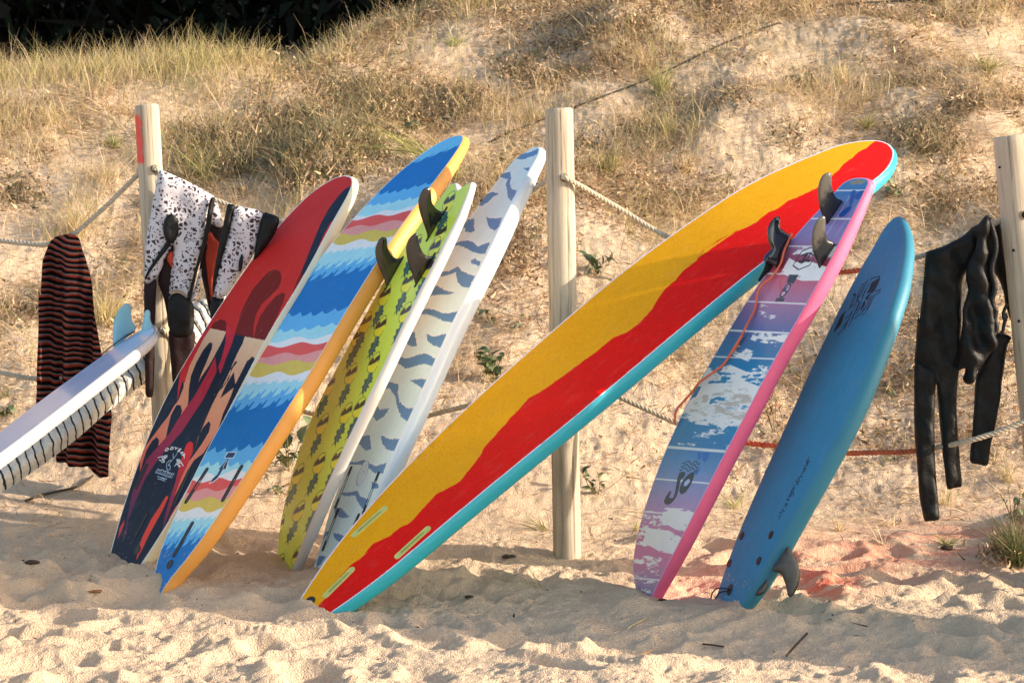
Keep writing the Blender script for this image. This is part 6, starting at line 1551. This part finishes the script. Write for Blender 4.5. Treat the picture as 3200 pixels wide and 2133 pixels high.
M_['stem'] = mat('plant_stem', (0.28, 0.20, 0.09), 0.7, 0.2)
lm = {}
for k_, mm in (('g', M_['leaf_g']), ('d', M_['leaf_d']), ('r', M_['leaf_r'])):
    lm[k_] = leaf_mesh('leaf_' + k_, 1.0, 0.62); lm[k_].materials.append(mm)
    lm[k_ + 'n'] = leaf_mesh('narrow_leaf_' + k_, 1.0, 0.2, lobes=False); lm[k_ + 'n'].materials.append(mm)
def leafy(px, py, hpx, n, kinds, label, lpx=26, upright=0.4, stems=3, spread=0.5, Yhint=None):
    H = hit_ground(px, py)
    if H is None: return
    sc_ = np.linalg.norm(H - CAM) / FPX
    root = empty('leafy_plant', tuple(H), label, 'plant', 'green plants on the dune')
    g = Geo(); tips = []
    for s_ in range(stems):
        top = np.array([r6.normal(0, spread), r6.normal(0, spread * 0.5) - 0.1, r6.uniform(0.5, 1.0)]) * hpx * sc_
        C = catmull(np.array([[0, 0, -0.02], top * 0.5 + r6.normal(0, 0.006, 3), top]), 4)
        Vt, Ft = tube_geo(C, 0.0016, 5); g.add(Vt + H, Ft); tips.append(C)
    g.build('stem', M_['stem'], root)
    for i in range(n):
        C = tips[i % len(tips)]; q = C[r6.integers(2, len(C))]
        o = bpy.data.objects.new('leaf', lm[kinds[i % len(kinds)]]); sc.collection.objects.link(o)
        o.parent = root
        o.location = q
        o.rotation_euler = (r6.uniform(-0.3, 1.2) * (0.5 + upright), r6.uniform(-0.5, 0.5), r6.uniform(0, 6.28))
        k = lpx * sc_ * r6.uniform(0.6, 1.35)
        o.scale = (k, k, k)
    return root
leafy(905, 1470, 150, 34, ['g', 'g', 'd'], 'silvery green leafy plant between the striped and pineapple surfboards', 46, 0.6, 6, 0.35)
leafy(880, 1550, 60, 14, ['rn', 'g'], 'dry brown weed under the silvery plant beside the orange rail', 40, 0.2, 4, 0.9)
leafy(1545, 1190, 105, 34, ['d', 'd', 'g'], 'dark leafy plant touching the upper edge of the longest surfboard', 40, 0.6, 6, 0.45)
leafy(1864, 862, 62, 26, ['gn', 'gn', 'd'], 'spiky green plant right of the middle post', 34, 1.0, 5, 0.5)
leafy(1532, 1000, 50, 10, ['d', 'g'], 'pair of small leafy shoots left of the middle post', 30, 0.7, 3, 0.6)
leafy(1625, 1030, 70, 12, ['g', 'rn'], 'faded sprig beside the middle post', 26, 0.7, 4, 0.6)
leafy(1868, 1545, 85, 16, ['g', 'g', 'd'], 'leafy sprig on bare sand right of the middle post foot', 30, 0.9, 3, 0.35)
leafy(2775, 1228, 36, 10, ['d', 'g'], 'small dark leaved plant between the blue surfboard and black wetsuits', 30, 0.6, 3, 0.8)
leafy(2420, 1350, 190, 34, ['rn', 'rn', 'gn'], 'reddish stalk standing between the pink railed and blue surfboards', 26, 1.0, 4, 0.16)
leafy(22, 1305, 50, 12, ['g', 'd'], 'small leafy plant at the left edge below the lower rope', 34, 0.6, 3, 0.7)
leafy(3160, 1650, 130, 44, ['gn', 'gn', 'g'], 'upright green herb at the right edge by the shaded hollow', 24, 1.0, 6, 0.22)
leafy(1790, 800, 60, 12, ['rn', 'g'], 'pale reddish herb just right of the middle post', 26, 0.6, 3, 0.5)
leafy(1280, 430, 60, 18, ['g', 'd', 'g'], 'grey green herb high above the striped surfboard nose', 26, 0.6, 4, 0.7)
leafy(880, 520, 60, 20, ['g', 'g', 'rn'], 'pale green herb in the shaded hollow above the wetsuits', 26, 0.6, 4, 0.7)
leafy(2790, 610, 45, 14, ['g', 'g'], 'pale green herb beside the nose of the longest surfboard', 28, 0.6, 3, 0.7)
leafy(2100, 640, 45, 12, ['g', 'gn'], 'green herb below the upper rope right of the middle post', 26, 0.9, 3, 0.6)
leafy(1560, 560, 40, 12, ['g', 'r'], 'small herb left of the pale surfboard tip', 24, 0.6, 3, 0.7)
# dead flower head on the skyline
leafy(590, 225, 95, 26, ['rn', 'r'], 'dead brown flower stalk on the skyline', 16, 0.8, 3, 0.12)

# dark cable lying on the slope, and a branch on the sand
M_['cable'] = mat('cable_black', (0.02, 0.02, 0.02), 0.6, 0.3)
def ground_line(pts, rad, m, name, label, cat, lift=0.004, sub=10):
    Q = resample(catmull(pts, 4), 12, closed=False)
    W = np.array([h for h in (hit_ground(*p) for p in Q) if h is not None])
    W[:, 2] += lift + rad
    for _ in range(2): W[1:-1] = 0.25 * W[:-2] + 0.5 * W[1:-1] + 0.25 * W[2:]
    V, F = tube_geo(W, rad, 7); o = mesh(name, V, F, m); return tag(o, label, cat)
ground_line([(1530, 450), (1600, 415), (1700, 377), (1792, 341), (1900, 300), (2022, 255), (2112, 214), (2200, 170), (2300, 125), (2438, 75)], 0.0045, M_['cable'], 'cable', 'long dark cable lying across the dune behind the middle post', 'cable', 0.002)
ground_line([(2600, 28), (2700, 20), (2850, 12), (2975, 7)], 0.006, M_['cable'], 'cable', 'short dark cable end at the top edge above the longest surfboard', 'cable', 0.012)
M_['twig'] = mat('twig_bark', (0.07, 0.05, 0.035), 0.85, 0.2)
ground_line([(80, 1572), (130, 1555), (190, 1540), (240, 1530), (290, 1494)], 0.005, M_['twig'], 'branch', 'thin dark branch on the sand below the striped towel', 'branch')
ground_line([(2458, 2072), (2490, 2035), (2522, 2002)], 0.004, M_['twig'], 'twig', 'short dark twig slanting up out of the foreground sand', 'twig', 0.02)
ground_line([(2195, 2018), (2230, 2022), (2262, 2026)], 0.003, M_['twig'], 'twig', 'short flat twig left of the slanting twig in the foreground', 'twig')
ground_line([(1960, 1968), (1990, 1950), (2025, 1935)], 0.002, mat('straw_stalk', (0.55, 0.44, 0.24), 0.7), 'stalk', 'pale bent straw on the sand before the pink railed surfboard', 'stalk')
ground_line([(1288, 1912), (1297, 1885), (1299, 1850)], 0.0017, mat('straw_stalk', (0.55, 0.44, 0.24), 0.7), 'stalk', 'pale upright straw beside the turquoise rail', 'stalk', 0.01)
# bits of bark and charcoal on the sand
x = r6.uniform(-1.75, 1.75, 170); y = r6.uniform(-1.5, 0.6, 170); z = ground_z(x, y); N = len(x)
d = r6.normal(0, 1, (N, 3)); d[:, 2] = np.abs(d[:, 2]) * 0.3; d /= np.linalg.norm(d, axis=1)[:, None]
V, F = ribbons(np.stack([x, y, z + 0.002], 1), d, r6.gamma(2, 0.005, N) + 0.004, r6.normal(0, 0.3, (N, 3)), r6.uniform(0.003, 0.010, N), 2)
put('bark_litter', V, F, percol(palette(N, [(0.04, 0.03, 0.025), (0.10, 0.06, 0.04), (0.30, 0.17, 0.08)]), 6), veg_m)
# lumps of bark
def lump(px, py, r_, label, m, fl=0.5):
    H = hit_ground(px, py); V = []; F = []
    n, k = 7, 9
    for i in range(n):
        for j in range(k):
            a = math.pi * i / (n - 1); b = 2 * math.pi * j / k
            q = 1 + 0.35 * r6.normal() * (0 < i < n - 1) * 0.5
            V.append((r_ * 1.6 * math.sin(a) * math.cos(b) * q, r_ * math.sin(a) * math.sin(b) * q, r_ * fl * math.cos(a) * q + r_ * fl * 0.6))
    for i in range(n - 1):
        for j in range(k): F.append((i * k + j, (i + 1) * k + j, (i + 1) * k + (j + 1) % k, i * k + (j + 1) % k))
    o = mesh('driftwood_bit', V, F, m); o.location = H; tag(o, label, 'driftwood')
lump(103, 1760, 0.015, 'dark wood chip on the sand left of the flame surfboard', M_['twig'])
lump(1590, 1741, 0.017, 'dark wood chip on the sand left of the middle post foot', M_['twig'], 0.35)
lump(1467, 1866, 0.010, 'tiny black chip on the sand right of the turquoise rail', M_['twig'])
lump(2070, 1875, 0.009, 'black chip right of the pink rail foot', M_['twig'], 0.4)
lump(296, 1850, 0.016, 'reddish brown leaf scrap in the left foreground', mat('leaf_scrap', (0.30, 0.12, 0.05), 0.8), 0.3)
lump(3300 - 340, 1715, 0.014, 'dark pebble-like chip on the red stained sand at the right', M_['twig'], 0.6)

# ------------------------------------------------------------------ dark pine wood beyond the dune
r7 = np.random.default_rng(77)
M_['pine'] = mat('pine_needles', rough=0.8, spec=0.1, attr=True)
def wood_mass(name, x0, x1, y0, y1, h, N, sz=1.0):
    x = r7.uniform(x0, x1, N); y = r7.uniform(y0, y1, N)
    hh = h * (0.75 + 0.35 * fbm(x, y, 0.25, 2, 5))
    z = ground_z(x, y) + hh * r7.random(N) ** 0.8
    d = r7.normal(0, 1, (N, 3)); d /= np.linalg.norm(d, axis=1)[:, None]
    global r6
    V, F = ribbons(np.stack([x, y, z], 1), d, r7.uniform(0.12, 0.45, N) * sz, r7.normal(0, 0.3, (N, 3)), r7.uniform(0.03, 0.14, N) * sz, 1)
    c = palette(N, [(0.009, 0.014, 0.008), (0.012, 0.018, 0.009), (0.007, 0.010, 0.007), (0.016, 0.013, 0.009)], 0.3)
    o = put(name, V, F, percol(c, 4), M_['pine']); return o
wood_mass('pine_wood', -16, 9, 15.5, 21, 8.5, 110000)
wood_mass('pine_wood', 9, 20, 7, 22, 9.5, 34000, 2.2)
mat_b = mat('pine_bark', (0.030, 0.020, 0.015), 0.9, 0.1, bump=(14, 0.03))
for i, (px, Y, r_, lab) in enumerate([(75, 17.6, 0.13, 'dim pine trunk behind the dune at the far left'), (440, 17.9, 0.10, 'dim pine trunk behind the dune above the painted post'), (880, 18.2, 0.14, 'dim pine trunk where the dune begins to rise'), (1010, 17.4, 0.09, 'slender dim pine trunk nearest the steep skyline')]):
    b = at(px, 100, Y); g = ground_z(b[0], Y)[0]
    t = empty('pine_tree', (b[0], Y, g), lab, 'tree', 'pines beyond the dune')
    C = np.array([[b[0], Y, g - 0.2], [b[0] + 0.08, Y, g + 2.5], [b[0] - 0.05, Y + 0.1, g + 5.5], [b[0] + 0.1, Y, g + 8]])
    V, F = tube_geo(catmull(C, 6), np.linspace(r_, r_ * 0.35, 19), 10); mesh('trunk', V, F, mat_b, t)
    N = 900; q = r7.normal(0, 1, (N, 3)) * [1.1, 0.9, 1.0]; q[:, 2] += g + 6.6; q[:, 0] += b[0]; q[:, 1] += Y + 0.9
    d = r7.normal(0, 1, (N, 3)); d /= np.linalg.norm(d, axis=1)[:, None]
    V, F = ribbons(q, d, r7.uniform(0.2, 0.5, N), r7.normal(0, 0.2, (N, 3)), r7.uniform(0.08, 0.2, N), 1)
    mesh('crown', V, F, M_['pine'], t, col=percol(palette(N, [(0.02, 0.03, 0.014)], 0.3), 4))

# ------------------------------------------------------------------ one added board, unseen past the right edge, placed to cast shade
def copy_tree(o, parent=None):
    c = o.copy(); sc.collection.objects.link(c)
    if parent: c.parent = parent
    for ch in list(o.children): copy_tree(ch, c)
    return c
c = copy_tree(red.root); c.location = (2.75, -1.50, -0.16); c.rotation_euler = (0, R(-20), R(-60)); c.scale = (1.5, 1.5, 1.5); c['label'] = 'added unseen flame surfboard copy casting shade from beyond the right edge'
